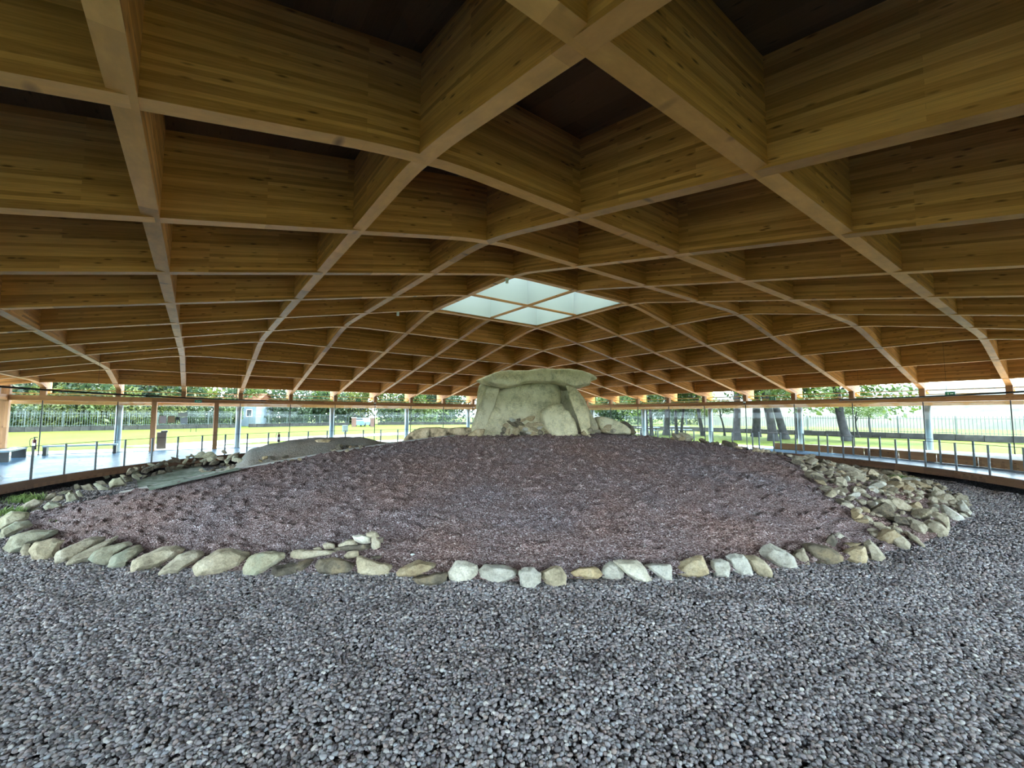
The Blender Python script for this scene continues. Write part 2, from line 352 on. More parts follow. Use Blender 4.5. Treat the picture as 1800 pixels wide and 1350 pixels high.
# ------------------------------------------------------------------ glass walls
WL = 6.45 * S; TZ0, TZ1 = 2.53, 2.77
def wall(name, rot, label, door=False):
    w = empty(name); tag(w, label, 'glass wall', kind='structure'); w.rotation_euler = (0, 0, rot)
    # local frame: wall along local x at local y = WL
    edges = [-WL] + [b * S for b in range(-6, 7)] + [WL]
    for x0, x1 in zip(edges, edges[1:]):
        xm = (x0 + x1) / 2
        if door and x0 < -3.9 * S < x1: 
            for q0, q1 in ((x0, -4.45 * S), (-3.43 * S, x1)):
                if q1 - q0 > 0.1: MB().box(((q0 + q1) / 2, WL, TZ0 / 2), (q1 - q0 - 0.012, 0.016, TZ0)).build('pane', M['glass'], w)
        elif door and (abs(x1 + 4 * S) < 0.1):
            MB().box(((x0 - 4.45 * S) / 2, WL, TZ0 / 2), (-4.45 * S - x0 - 0.012, 0.016, TZ0)).build('pane', M['glass'], w)
        elif door and (abs(x0 + 4 * S) < 0.1):
            MB().box(((x1 - 3.43 * S) / 2, WL, TZ0 / 2), (x1 + 3.43 * S - 0.012, 0.016, TZ0)).build('pane', M['glass'], w)
        else:
            MB().box((xm, WL, TZ0 / 2), (x1 - x0 - 0.012, 0.016, TZ0)).build('pane', M['glass'], w)
        # clerestory pane and louvre slats
        MB().box((xm, WL + 0.02, (TZ1 + 3.5) / 2), (x1 - x0 - 0.05, 0.012, 3.5 - TZ1)).build('clerestory_pane', M['glass'], w)
        for z in (2.87, 3.07):
            MB().box((xm, WL + 0.42, z), (x1 - x0 - 0.05, 0.12, 0.035)).build('louvre_slat', M['soffit'], w)
    for b in range(-6, 7):
        if not (door and b == -4): MB().box((b * S, WL - 0.02, TZ0 / 2), (0.035, 0.05, TZ0)).build('mullion', M['dark'], w)
        zb = zroof(6.45, b) if True else 3.1
        MB().box((b * S, WL, (TZ1 + zb + 0.05) / 2), (0.2, 0.24, zb - TZ1 + 0.05)).build('post', M['frame_wood'], w)
    MB().box((0, WL, (TZ0 + TZ1) / 2), (2 * WL - 0.02, 0.22, TZ1 - TZ0)).build('transom', M['transom'], w)
    MB().box((0, WL, 0.01), (2 * WL - 0.02, 0.06, 0.03)).build('sill', M['post'], w)
    MB().box((0, 6.7 * S + 0.05, 2.45), (2 * 6.7 * S - 0.2, 0.26, 0.17)).build('eave_beam', M['soffit'], w)
    for b in (-5, -3, -1, 1, 3, 5):
        mb = MB(); mb.tube((b * S, 6.7 * S + 0.05, -0.1), (b * S, 6.7 * S + 0.05, 2.37), 0.14, n=20); mb.build('column', M['steel'], w, True)
    return w
wl = wall('wall_left', 0, 'long glazed wall with timber transom and entrance door, lawn and path outside', True)
wr = wall('wall_right', -math.pi / 2, 'long glazed wall looking out on oak trunks and hills')
wall('wall_front', math.pi, 'glazed wall behind the viewing walkway, right of the entrance corner')
wall('wall_side', math.pi / 2, 'glazed wall beside the benches')
for i, (x, y) in enumerate(((-WL, WL), (WL, WL), (WL, -WL), (-WL, -WL))):
    tag(MB().box((x, y, 1.6), (0.3, 0.3, 3.2)).build('trim_%d' % (i + 1), M['frame_wood']), 'brown timber corner post of the glazed hall', 'post', kind='structure')
# entrance door
dr = empty('door_1', (-3.94 * S, WL, 0)); tag(dr, 'glazed double door in a deep brown timber portal with notices', 'door', kind='structure')
hw = 0.51 * S
for sx in (-1, 1): MB().box((sx * (hw), -0.12, 1.26), (0.2, 0.62, 2.52)).build('door_post', M['frame_wood'], dr)
MB().box((0, -0.12, 2.6), (2 * hw + 0.2, 0.62, 0.16)).build('door_head', M['frame_wood'], dr)
for sx in (-1, 1): 
    lf = MB().box((sx * (hw - 0.1) / 2, 0.1, 1.24), (hw - 0.13, 0.014, 2.44)).build('door_leaf', M['glass'], dr)
    MB().tube((sx * 0.12 + 0.35, 0.04, 0.95), (sx * 0.12 + 0.35, 0.04, 1.25), 0.012).build('handle', M['dark'], lf)
for nm, x, z, w_, h_, c in (('notice', -0.98, 1.62, 0.3, 0.4, (0.62, 0.62, 0.68)), ('notice', -0.62, 1.63, 0.3, 0.36, (0.35, 0.27, 0.16)), ('notice', -0.36, 1.67, 0.15, 0.15, (0.03, 0.03, 0.04)), ('notice', -0.08, 1.56, 0.3, 0.34, (0.33, 0.38, 0.42)), ('notice', -0.14, 1.88, 0.4, 0.22, (0.45, 0.5, 0.48))):
    MB().box((x, 0.085, z), (w_, 0.006, h_)).build(nm, mat('notice_paper', c, 0.6), dr)

# ------------------------------------------------------------------ floor: walkway with a round opening
RI = 14.83
def ring_xy(r, th): return (r * math.cos(th), r * math.sin(th))
def sq(th):
    c, s_ = math.cos(th), math.sin(th); return (WL + 0.0) / max(abs(c), abs(s_))
mb = MB(); N = 240
for i in range(N):
    t0, t1 = 2 * math.pi * i / N, 2 * math.pi * (i + 1) / N
    p0, p1 = ring_xy(RI, t0), ring_xy(RI, t1); q0, q1 = ring_xy(sq(t0), t0), ring_xy(sq(t1), t1)
    mb.quad((*p0, 0), (*q0, 0), (*q1, 0), (*p1, 0)); mb.quad((*p0, -0.09), (*p1, -0.09), (*q1, -0.09), (*q0, -0.09))
    mb.quad((*p0, 0), (*p1, 0), (*p1, -0.09), (*p0, -0.09))
floor = mb.build('floor', M['deck']); tag(floor, 'polished grey walkway deck, blue sky reflection painted in, round the circular opening', 'walkway', kind='structure')
NP = 83; TH0 = R_(155.9)
for i in range(NP):
    t0 = TH0 + 2 * math.pi * i / NP; mb = MB()
    for j in range(4):
        a = t0 + (2 * math.pi / NP) * (j / 4) * 0.998; b = t0 + (2 * math.pi / NP) * ((j + 1) / 4) * 0.998
        for r, fl in ((RI - 0.04, 0), (RI + 0.01, 1)):
            mb.quad((*ring_xy(r, a), -0.01), (*ring_xy(r, b), -0.01), (*ring_xy(r, b), -0.26), (*ring_xy(r, a), -0.26), [(0, 0), (.27, 0), (.27, .25), (0, .25)])
        mb.quad((*ring_xy(RI - 0.04, a), -0.26), (*ring_xy(RI - 0.04, b), -0.26), (*ring_xy(RI + .01, b), -0.26), (*ring_xy(RI + .01, a), -0.26))
        mb.quad((*ring_xy(RI - 0.04, a), -0.01), (*ring_xy(RI - 0.04, b), -0.01), (*ring_xy(RI + .01, b), -0.01), (*ring_xy(RI + .01, a), -0.01))
    mb.build('fascia_panel', M['fascia'], floor)
# raised corner platform beyond the outer edge of the walkway (right-hand corner)
mb = MB(); RO = 16.9; ZP = 0.36
for i in range(60):
    t0, t1 = R_(-80 + 75 * i / 60), R_(-80 + 75 * (i + 1) / 60)
    p0, p1 = ring_xy(min(RO, sq(t0) - .06), t0), ring_xy(min(RO, sq(t1) - .06), t1); q0, q1 = ring_xy(sq(t0) - 0.03, t0), ring_xy(sq(t1) - 0.03, t1)
    mb.quad((*p0, ZP), (*q0, ZP), (*q1, ZP), (*p1, ZP))
pl = mb.build('corner_platform', M['concrete']); tag(pl, 'raised pale floor of the corner behind the walkway', 'platform', kind='structure')
for k in range(15):
    mb = MB()
    for j in range(4):
        t0, t1 = R_(-80 + 5 * k + 1.25 * j), R_(-80 + 5 * k + 1.25 * (j + 1) - (0.02 if j == 3 else 0))
        r0, r1 = min(RO, sq(t0) - .06), min(RO, sq(t1) - .06)
        mb.quad((*ring_xy(r0, t0), 0.005), (*ring_xy(r1, t1), 0.005), (*ring_xy(r1, t1), ZP), (*ring_xy(r0, t0), ZP), [(0, 0), (.37, 0), (.37, .36), (0, .36)])
    mb.build('riser_board', M['frame_wood'], pl)
# ------------------------------------------------------------------ guard rails
def rail(name, r, angs, label, offset=0.0, glassy=True):
    g = empty(name); tag(g, label, 'railing')
    pm = MB().box((0, 0, 0.478), (0.014, 0.075, 0.956)).mesh('post')
    for a in angs:
        o = link('post', pm, M['post'], g); o.location = (*ring_xy(r, a), 0); o.rotation_euler = (0, 0, a)
    hm = MB(); 
    for a, b in zip(angs, angs[1:]):
        hm.tube((*ring_xy(r, a), 0.945), (*ring_xy(r, b), 0.945), 0.008, n=6)
        if glassy: 
            q = [Vector((*ring_xy(r, t), 0)) for t in (a + 0.002, b - 0.002)]; d = (q[1] - q[0]); c = (q[0] + q[1]) / 2
            MB().box((c.x, c.y, 0.50), (d.length, 0.01, 0.84), math.atan2(d.y, d.x)).build('glass_panel', M['railglass'], g)
    hm.build('top_cable', M['dark'], g)
    return g
rail('guard_rail', RI + 0.05, [TH0 + 2 * math.pi * i / NP for i in range(NP + 1)], 'slim post and glass guard rail round the circular opening')
rail('guard_rail', 16.62, [R_(-60 + 4.1 * i) for i in range(15)], 'slim post railing along the raised corner platform', glassy=False)
# hung curved tracks on both sides
for a0, a1, lb in ((118, 178, 'thin dark curved track hung above the railing by the entrance'), (-56, -22, 'thin dark curved track hung above the railing facing the oaks')):
    n = 40; mb = MB(); an = [R_(a0 + (a1 - a0) * i / n) for i in range(n + 1)]
    for a, b in zip(an, an[1:]): mb.tube((*ring_xy(14.8, a), 2.6), (*ring_xy(14.8, b), 2.6), 0.028, n=6, caps=False)
    tk = empty('light_track'); tag(tk, lb, 'track'); mb.build('track_tube', M['dark'], tk)
    for i in range(4, n, 16):
        x, y = ring_xy(14.8, an[i]); MB().tube((x, y, 2.6), (x, y, zroof(y / S, x / S) + 0.4), 0.004, n=5).build('hanger', M['dark'], tk)

# ------------------------------------------------------------------ gravel bed, mound, excavated sector
def polar(name, rfun0, rfun1, t0, t1, nt, nr, zf, m, keep=None, smooth=True, pw=1.0):
    vs = []; fs = []; idx = {}
    for i in range(nt + 1):
        th = t0 + (t1 - t0) * i / nt; a, b = rfun0(th), rfun1(th)
        for j in range(nr + 1):
            r = a + (b - a) * (j / nr) ** pw; x, y = ring_xy(r, th); idx[i, j] = len(vs); vs.append((x, y, zf(x, y)))
    for i in range(nt):
        for j in range(nr):
            q = [idx[i, j], idx[i, j + 1], idx[i + 1, j + 1], idx[i + 1, j]]
            if keep and not all(keep(vs[k][0], vs[k][1]) for k in q): continue
            fs.append(q)
    me = bpy.data.meshes.new(name); me.from_pydata(vs, [], fs); me.update()
    if smooth: me.polygons.foreach_set('use_smooth', [True] * len(me.polygons))
    return link(name, me, m)
def wrapang(t): return (t + math.pi) % (2 * math.pi) - math.pi
def N3(x, y, s, z=0.0): return noise.noise(Vector((x * s, y * s, z)))
def gz(x, y): return ZG - 0.02 + 0.05 * N3(x, y, 0.7) + 0.06 * N3(x, y, 2.1, 4)
gb = polar('gravel_bed', lambda t: ringR(wrapang(t)) - 0.7, lambda t: 16.6, 0, 2 * math.pi, 220, 24, gz, M['gravelbase']); tag(gb, 'dark grey gravel bed between the kerb ring and the walkway', 'gravel', kind='structure')
def mz(x, y):
    r = math.hypot(x, y); b = base_mound(x, y)
    n1 = N3(x, y, 1.6, 1); n2 = N3(x, y, 6.5, 2); n3 = N3(x, y, 14.0, 3)
    st = max(0, n2 + 0.35 * n3 - 0.17)
    return b + 0.03 * n1 + 0.10 * st ** 0.7 + 0.007 * n3
md = polar('mound', lambda t: 0.05, lambda t: ringR(wrapang(t)) - 0.05, R_(-300), R_(60), 900, 320, mz, M['mound'], keep=lambda x, y: not (cut_d(x, y) > 0.0 and cut_t(x, y) < CLEN), pw=0.9)
tag(md, 'broad low mound covered in fine reddish brown volcanic gravel', 'mound', kind='structure')
def ez(x, y): return excav(x, y) + 0.03 * N3(x, y, 1.3) + 0.012 * N3(x, y, 6)
ex = polar('excavated_earth', lambda t: 0.3, lambda t: ringR(wrapang(t)) + 0.1, R_(0), R_(215), 240, 130, ez, M['greyearth'], keep=lambda x, y: cut_d(x, y) > -0.35 and cut_t(x, y) < CLEN + 4)
tag(ex, 'bare grey hardened earth of the excavated sector behind the cut', 'earth bank', kind='structure')
# pale strip along the cut edge, with the retaining face below it
mb = MB(); n = 60
for i in range(n):
    u0, u1 = CUT0 + CD * (CLEN * 0.93 * i / n + 0.05), CUT0 + CD * (CLEN * 0.93 * (i + 1) / n + 0.05)
    z0, z1 = base_mound(*u0) + 0.05, base_mound(*u1) + 0.05; o0 = CN * 0.05
    A = [(u0.x - o0.x, u0.y - o0.y), (u1.x - o0.x, u1.y - o0.y), (u1.x + o0.x, u1.y + o0.y), (u0.x + o0.x, u0.y + o0.y)]
    zz = [z0, z1, z1, z0]
    mb.quad(*[(*a, z) for a, z in zip(A, zz)])
    mb.quad((*A[0], z0), (*A[1], z1), (*A[1], z1 - 0.8), (*A[0], z0 - 0.8)); mb.quad((*A[3], z0), (*A[2], z1), (*A[2], z1 - 0.8), (*A[3], z0 - 0.8))
e = mb.build('edging_strip', M['lip']); tag(e, 'thin pale edging board along the straight cut through the mound', 'edging')

mb = MB(); mb.quad((-WL, -WL, -0.62), (WL, -WL, -0.62), (WL, WL, -0.62), (-WL, WL, -0.62))
for q0, q1 in (((-WL, -WL), (WL, -WL)), ((WL, -WL), (WL, WL)), ((WL, WL), (-WL, WL)), ((-WL, WL), (-WL, -WL))): mb.quad((*q0, -0.62), (*q1, -0.62), (*q1, -0.05), (*q0, -0.05))
tag(mb.build('foundation', M['gravelbase']), 'dark ground and footing under the walkway', 'foundation', kind='structure')
# pebbles: real pebbles on the near gravel (uncountable: stuff)
def pebble_stuff(name, label, base, density, rad, attr_scale, m, seed):
    ng = bpy.data.node_groups.new(name, 'GeometryNodeTree'); ng.interface.new_socket('Geometry', in_out='INPUT', socket_type='NodeSocketGeometry'); ng.interface.new_socket('Geometry', in_out='OUTPUT', socket_type='NodeSocketGeometry')
    n = ng.nodes; L = ng.links.new
    gi = n.new('NodeGroupInput'); go = n.new('NodeGroupOutput')
    dp = n.new('GeometryNodeDistributePointsOnFaces'); dp.inputs['Seed'].default_value = seed
    na = n.new('GeometryNodeInputNamedAttribute'); na.data_type = 'FLOAT'; na.inputs['Name'].default_value = 'dens'
    mu = n.new('ShaderNodeMath'); mu.operation = 'MULTIPLY'; L(na.outputs['Attribute'], mu.inputs[0]); mu.inputs[1].default_value = density; L(mu.outputs[0], dp.inputs['Density'])
    ic = n.new('GeometryNodeMeshIcoSphere'); ic.inputs['Radius'].default_value = rad; ic.inputs['Subdivisions'].default_value = 2
    tf = n.new('GeometryNodeTransform'); tf.inputs['Scale'].default_value = (1.15, 0.9, 0.68)
    sp = n.new('GeometryNodeSetPosition'); nz = n.new('ShaderNodeTexNoise'); nz.inputs['Scale'].default_value = 0.6 / rad
    vs = n.new('ShaderNodeVectorMath'); vs.operation = 'SUBTRACT'; L(nz.outputs['Color'], vs.inputs[0]); vs.inputs[1].default_value = (.5, .5, .5)
    vm = n.new('ShaderNodeVectorMath'); vm.operation = 'SCALE'; L(vs.outputs[0], vm.inputs[0]); vm.inputs['Scale'].default_value = rad * 0.9
    L(ic.outputs['Mesh'], sp.inputs['Geometry']); L(vm.outputs[0], sp.inputs['Offset']); L(sp.outputs[0], tf.inputs['Geometry'])
    sms = n.new('GeometryNodeSetShadeSmooth'); L(tf.outputs[0], sms.inputs[0])
    smt = n.new('GeometryNodeSetMaterial'); smt.inputs['Material'].default_value = m; L(sms.outputs[0], smt.inputs[0])
    ip = n.new('GeometryNodeInstanceOnPoints'); L(dp.outputs['Points'], ip.inputs['Points']); L(smt.outputs[0], ip.inputs['Instance'])
    rr = n.new('FunctionNodeRandomValue'); rr.data_type = 'FLOAT_VECTOR'; rr.inputs[0].default_value = (-0.6, -0.6, 0); rr.inputs[1].default_value = (0.6, 0.6, 6.283); L(rr.outputs[0], ip.inputs['Rotation'])
    rs = n.new('FunctionNodeRandomValue'); rs.data_type = 'FLOAT'; rs.inputs[2].default_value = 0.55; rs.inputs[3].default_value = 1.35; rs.inputs['Seed'].default_value = 3; L(rs.outputs[1], ip.inputs['Scale'])
    sa = n.new('GeometryNodeStoreNamedAttribute'); sa.data_type = 'FLOAT'; sa.domain = 'INSTANCE'; sa.inputs['Name'].default_value = 'rnd'
    rv = n.new('FunctionNodeRandomValue'); rv.data_type = 'FLOAT'; rv.inputs['Seed'].default_value = 9; L(rv.outputs[1], sa.inputs['Value'])
    L(ip.outputs[0], sa.inputs['Geometry'])
    ti = n.new('GeometryNodeTranslateInstances'); rz = n.new('FunctionNodeRandomValue'); rz.data_type = 'FLOAT_VECTOR'; rz.inputs[0].default_value = (0, 0, -rad * .2); rz.inputs[1].default_value = (0, 0, rad * 1.1); rz.inputs['Seed'].default_value = 5
    L(rz.outputs[0], ti.inputs['Translation']); ti.inputs['Local Space'].default_value = False; L(sa.outputs[0], ti.inputs[0])
    L(gi.outputs[0], dp.inputs['Mesh']); L(ti.outputs[0], go.inputs[0])
    md_ = base.modifiers.new('pebbles', 'NODES'); md_.node_group = ng
    base.name = name; tag(base, label, 'gravel', kind='stuff'); return base
def dens_attr(o, fn):
    a = o.data.attributes.new('dens', 'FLOAT', 'POINT'); a.data.foreach_set('value', [fn(v.co) for v in o.data.vertices])
pb = polar('pebble_bed', lambda t: ringR(wrapang(t)) - 0.45, lambda t: 14.7, R_(150), R_(345), 150, 40, lambda x, y: gz(x, y) + 0.004, M['pebble'])
def dn(co):
    d = (co - CAM).length; return 1.0 if d < 6 else max(0.22, 1.0 - (d - 6) * 0.12)
dens_attr(pb, dn)
pebble_stuff('loose_pebbles', 'loose rounded grey pebbles covering the flat ground before the kerb stones', pb, 2300, 0.0165, 1, M['pebble'], 2)

# ------------------------------------------------------------------ rocks
def finish(o_mesh, name, amp, fs, seed, smooth_it=2):
    bm = bmesh.new(); bm.from_mesh(o_mesh)
    for _ in range(smooth_it): bmesh.ops.smooth_vert(bm, verts=bm.verts, factor=0.5, use_axis_x=True, use_axis_y=True, use_axis_z=True)
    bm.normal_update()
    for v in bm.verts:
        p = v.co * fs + Vector((seed * 3.7, seed * 1.3, seed))
        n = noise.noise(p) + 0.5 * noise.noise(p * 2.1) + 0.28 * noise.noise(p * 4.7)
        v.co += v.normal * n * amp
    me = bpy.data.meshes.new(name); bm.to_mesh(me); bm.free()
    me.polygons.foreach_set('use_smooth', [True] * len(me.polygons)); return me
seedc = [0]
def slab(name, front, back_vec, m, vox=None, amp=0.02, fs=3.0, taper=0.9, parent=None, smooth_it=2, sharp=35, facet=0.9, bulge=0.02, grow=1.03):
    seedc[0] += 1
    c = sum(front, Vector()) / len(front); base = Vector((c.x, c.y, min(p.z for p in front)))
    k = len(front); mid = [p + back_vec * 0.25 for p in front]; bk = [c + (p - c) * taper + back_vec for p in front]; jr = random.Random(seedc[0]); sz0 = max((p - c).length for p in front); jo = (front[0] - front[k // 2]) * jr.uniform(-.08, .08) + Vector((0, 0, jr.uniform(-.03, .1) * sz0)); fr = [c + (p - c) * facet + jo * (1 if facet < .85 else 0) - back_vec.normalized() * sz0 * bulge for p in front]; front = [c + (p - c) * grow for p in front]; mid = [p + back_vec * 0.25 for p in front]
    vs = [p - base for p in fr + mid + bk]
    fs_ = [tuple(range(k - 1, -1, -1)), tuple(range(2 * k, 3 * k))]
    for i in range(k):
        j = (i + 1) % k; fs_ += [(i, j, k + j, k + i), (k + i, k + j, 2 * k + j, 2 * k + i)]
    me = bpy.data.meshes.new(name); me.from_pydata(vs, [], fs_)
    bm = bmesh.new(); bm.from_mesh(me); bmesh.ops.recalc_face_normals(bm, faces=bm.faces); bmesh.ops.triangulate(bm, faces=bm.faces); bm.to_mesh(me); bm.free()
    tmp = bpy.data.objects.new('tmp', me); COL.objects.link(tmp)
    size = max((a - b).length for a in front for b in front)
    md_ = tmp.modifiers.new('r', 'REMESH'); md_.mode = 'VOXEL'; md_.voxel_size = vox or max(0.012, size / 34)
    dg = bpy.context.evaluated_depsgraph_get(); m2 = bpy.data.meshes.new_from_object(tmp.evaluated_get(dg))
    bpy.data.objects.remove(tmp); bpy.data.meshes.remove(me)
    out = finish(m2, name, amp, fs, seedc[0], smooth_it); bpy.data.meshes.remove(m2)
    out.set_sharp_from_angle(angle=R_(sharp))
    o = link(name, out, m, parent); o.location = base; return o
def zp(pts, ox, oy, sc): return [(ox + x / sc, oy + y / sc) for x, y in pts]
def px_stone(name, pts, m, label, group, lean=32, depth=None, amp=None, cat='stone', base=None):
    lo = max(pts, key=lambda p: p[1]); xm = (min(p[0] for p in pts) + max(p[0] for p in pts)) / 2
    B = base or hit(xm, lo[1] - 1)
    h = Vector((CAM.x - B.x, CAM.y - B.y, 0)).normalized(); n = h * math.cos(R_(lean)) + Vector((0, 0, 1)) * math.sin(R_(lean))
    P3 = []
    for (x, y) in pts:
        d = ray(x, y); P3.append(CAM + d * ((B - CAM).dot(n) / d.dot(n)))
    w = (P3[0] - P3[len(P3) // 2]).length; size = max((a - b).length for a in P3 for b in P3)
    dp = depth or 0.55 * size
    bv = (-h + Vector((0, 0, -0.25))).normalized() * dp
    P3 = [p - Vector((0, 0, 0.02)) for p in P3]
    o = slab(name, P3, bv, m, amp=amp or size * 0.03, fs=3.2 / size, taper=0.85, smooth_it=1, sharp=24, facet=0.66, bulge=0.14, grow=1.07); tag(o, label, cat, group); return o

# ---- kerb stones in front, traced one by one
A0 = (0, 850, 3.0); B0 = (450, 880, 3.0); C0 = (1000, 880, 2.5); D0 = (0, 780, 5.0); E0 = (1380, 790, 5.143)
KG = 'kerb stones round the mound'
K = [
 (A0, [(0,180),(60,140),(150,145),(150,180),(60,215),(0,235)], 'stone_lichen', 'grey slab of the kerb beside the green tuft, topmost of three'),
 (A0, [(0,270),(10,235),(80,195),(150,190),(170,215),(90,250),(20,285)], 'stone_lichen', 'grey slab of the kerb, second below the green tuft'),
 (A0, [(20,330),(60,270),(150,245),(300,235),(305,255),(200,300),(130,315),(110,350),(50,360)], 'stone_lichen', 'long flaky slab at the bend of the kerb ring'),
 (A0, [(105,350),(130,310),(165,310),(160,380),(120,380)], 'stone', 'small upright grey kerb stone wedged between two slabs'),
 (A0, [(155,345),(185,305),(280,285),(340,290),(310,340),(290,380),(230,405),(170,390)], 'stone', 'pitted rounded grey kerb boulder with a dark hollow'),
 (A0, [(285,390),(305,350),(420,300),(470,275),(550,270),(555,285),(500,330),(400,390),(330,415),(290,415)], 'stone', 'long grey kerb slab leaning into the mound, pointed end up'),
 (A0, [(345,415),(400,370),(520,310),(620,265),(625,275),(560,330),(470,400),(400,412),(350,425)], 'stone', 'thin brownish kerb slab with a sharp raised tip'),
 (A0, [(460,390),(500,350),(580,320),(680,300),(695,315),(640,350),(590,380),(570,420),(500,415)], 'stone_lichen', 'mottled olive kerb slab behind a smooth rounded one'),
 (A0, [(570,430),(590,380),(680,330),(740,315),(758,340),(700,390),(660,430),(590,437)], 'stone_lichen', 'smooth rounded olive grey kerb slab'),
 (A0, [(690,440),(700,400),(760,370),(850,330),(930,322),(972,340),(920,390),(840,430),(770,445),(700,462)], 'stone', 'long split kerb slab with a pale ragged front edge'),
 (A0, [(835,470),(880,420),(950,365),(1010,345),(1070,350),(1080,370),(1030,410),(960,450),(930,478),(840,477)], 'stone', 'flat brownish kerb slab beside the widest kerb stone'),
 (A0, [(1015,435),(1060,395),(1140,345),(1230,340),(1310,360),(1318,380),(1270,440),(1200,460),(1120,480),(1035,485)], 'stone', 'widest flat topped kerb stone, pale olive, with broken front'),
 (A0, [(1283,440),(1310,385),(1350,360),(1440,352),(1500,360),(1500,385),(1440,430),(1380,465),(1330,488),(1285,475)], 'stone_lichen', 'rounded yellowish kerb stone beside the small stone stack'),
 (B0, [(187,270),(200,258),(440,255),(470,262),(440,285),(300,300),(215,308),(195,300)], 'stone', 'long flat pale slab laid across the stack by the kerb'),
 (B0, [(85,378),(95,345),(180,325),(300,305),(305,325),(280,375),(210,390),(110,397)], 'stone_dark', 'brown banded kerb stone under the long flat slab'),
 (B0, [(310,340),(330,310),(400,295),(490,305),(530,330),(525,365),(470,385),(390,388),(330,375)], 'stone_dark', 'dark wet cracked kerb boulder below the small stack'),
 (B0, [(535,295),(555,290),(650,320),(715,335),(733,365),(725,400),(630,402),(540,398)], 'stone', 'wedge shaped pale kerb stone with straight cut base'),
 (B0, [(735,375),(760,350),(860,310),(950,330),(957,345),(900,390),(820,412),(745,400)], 'stone_tan', 'brown and cream kerb stone tilted over a dark one'),
 (B0, [(825,405),(900,395),(960,375),(1010,370),(1000,430),(920,455),(850,435)], 'stone_dark', 'dark brown sunken kerb stone beside a pale block'),
 (B0, [(1015,375),(1055,315),(1110,315),(1165,335),(1175,385),(1130,425),(1075,445),(1020,405)], 'stone_pale', 'cream six sided kerb block right beside the dark sunken stone'),
 (B0, [(1178,360),(1205,332),(1290,335),(1370,355),(1383,390),(1340,420),(1265,452),(1240,435),(1185,400)], 'stone_pale', 'broad cream kerb stone with a pointed lower edge'),
 (B0, [(1387,365),(1410,347),(1460,348),(1500,378),(1500,425),(1455,465),(1412,478),(1395,440)], 'stone_pale', 'narrow bright kerb block standing on its end'),
 (B0, [(1503,370),(1580,338),(1605,345),(1637,390),(1630,445),(1575,455),(1510,415)], 'stone', 'grey topped kerb block with a pale front corner'),
 (B0, [(1625,375),(1700,350),(1780,343),(1800,350),(1830,385),(1800,410),(1660,410)], 'stone_tan', 'low tan wedge lying flat between two kerb blocks'),
 (C0, [(140,310),(155,280),(180,262),(215,275),(240,315),(235,350),(190,352),(145,335)], 'stone_pale', 'pale pyramid shaped kerb stone beside a tan wedge'),
 (C0, [(198,262),(230,255),(300,258),(335,290),(362,345),(350,367),(310,355),(250,315)], 'stone_pale', 'long grey kerb slab with a rounded lower toe'),
 (C0, [(330,278),(380,272),(445,275),(455,300),(452,345),(435,358),(370,310)], 'stone_pale', 'flat topped triangular kerb stone with a white corner'),
 (C0, [(465,300),(490,265),(560,237),(585,240),(605,285),(615,315),(570,340),(500,335)], 'stone_tan', 'rugged brown kerb rock with a jagged crest'),
 (C0, [(622,255),(665,250),(700,265),(710,290),(700,330),(645,333),(628,300)], 'stone_pale', 'small square cream kerb block beside the rugged brown rock'),
 (C0, [(690,240),(730,227),(765,232),(800,280),(808,320),(770,328),(720,300)], 'stone_pale', 'cream rounded kerb slab leaning against its grey neighbour'),
 (C0, [(765,235),(810,232),(860,260),(897,310),(890,335),(850,335),(810,300)], 'stone', 'grey rounded kerb slab between two cream ones'),
 (C0, [(830,225),(850,198),(885,188),(940,210),(985,240),(1003,285),(975,300),(920,290),(880,265)], 'stone_pale', 'biggest white kerb boulder with layered top'),
 (C0, [(980,235),(1000,210),(1030,203),(1050,240),(1060,280),(1015,272)], 'stone', 'small upright kerb stone between the white boulder and a dark slab'),
 (C0, [(1020,185),(1060,178),(1140,195),(1205,240),(1205,260),(1140,275),(1065,265),(1045,225)], 'stone_dark', 'dark slab with a rusty orange stripe in the kerb'),
 (C0, [(1118,185),(1140,148),(1160,140),(1180,175),(1160,205),(1130,195)], 'stone_dark', 'brown stone standing behind the striped dark slab'),
 (C0, [(1168,145),(1185,133),(1235,165),(1225,180),(1180,172)], 'stone_pale', 'small cream stone leaning on the brown standing stone'),
 (C0, [(1175,205),(1215,180),(1290,180),(1260,195),(1215,215)], 'stone_tan', 'flat ochre stone lying on the kerb boulder'),
 (C0, [(1200,220),(1250,195),(1300,195),(1312,240),(1308,270),(1280,278),(1220,260)], 'stone_tan', 'angular ochre and cream boulder at the foot of the rubble'),
 (C0, [(1295,180),(1320,165),(1360,200),(1390,245),(1370,262),(1320,265),(1310,220)], 'stone', 'brown edged kerb slab with a bluish white foot'),
 (C0, [(1355,105),(1400,120),(1470,150),(1500,185),(1495,205),(1440,200),(1410,170)], 'stone', 'brown and white oval slab leaning at the rubble edge'),
 (C0, [(1480,125),(1530,155),(1568,195),(1555,200),(1500,165)], 'stone', 'thin triangular slab pointing out over the gravel'),
 (E0, [(1250,650),(1300,620),(1400,650),(1480,720),(1460,770),(1380,780),(1290,720)], 'stone', 'rounded brown boulder with white foot at the rubble edge'),
 (E0, [(1310,575),(1370,555),(1470,600),(1495,690),(1470,740),(1400,640)], 'stone', 'tall brown slab behind the rounded boulder at the rubble edge'),
 (E0, [(1400,500),(1440,490),(1600,590),(1625,620),(1500,640),(1420,570)], 'stone_pale', 'long white slab sloping out of the rubble onto the gravel'),
 (E0, [(1550,480),(1600,450),(1690,560),(1650,600),(1570,550)], 'stone_pale', 'broad white slab at the outermost tip of the rubble'),
]
for fr_, pts, m_, lb in K:
    px_stone('kerb_stone', zp(pts, *fr_), M[m_], lb, KG, lean=40)
SG = 'small stack inside the kerb'
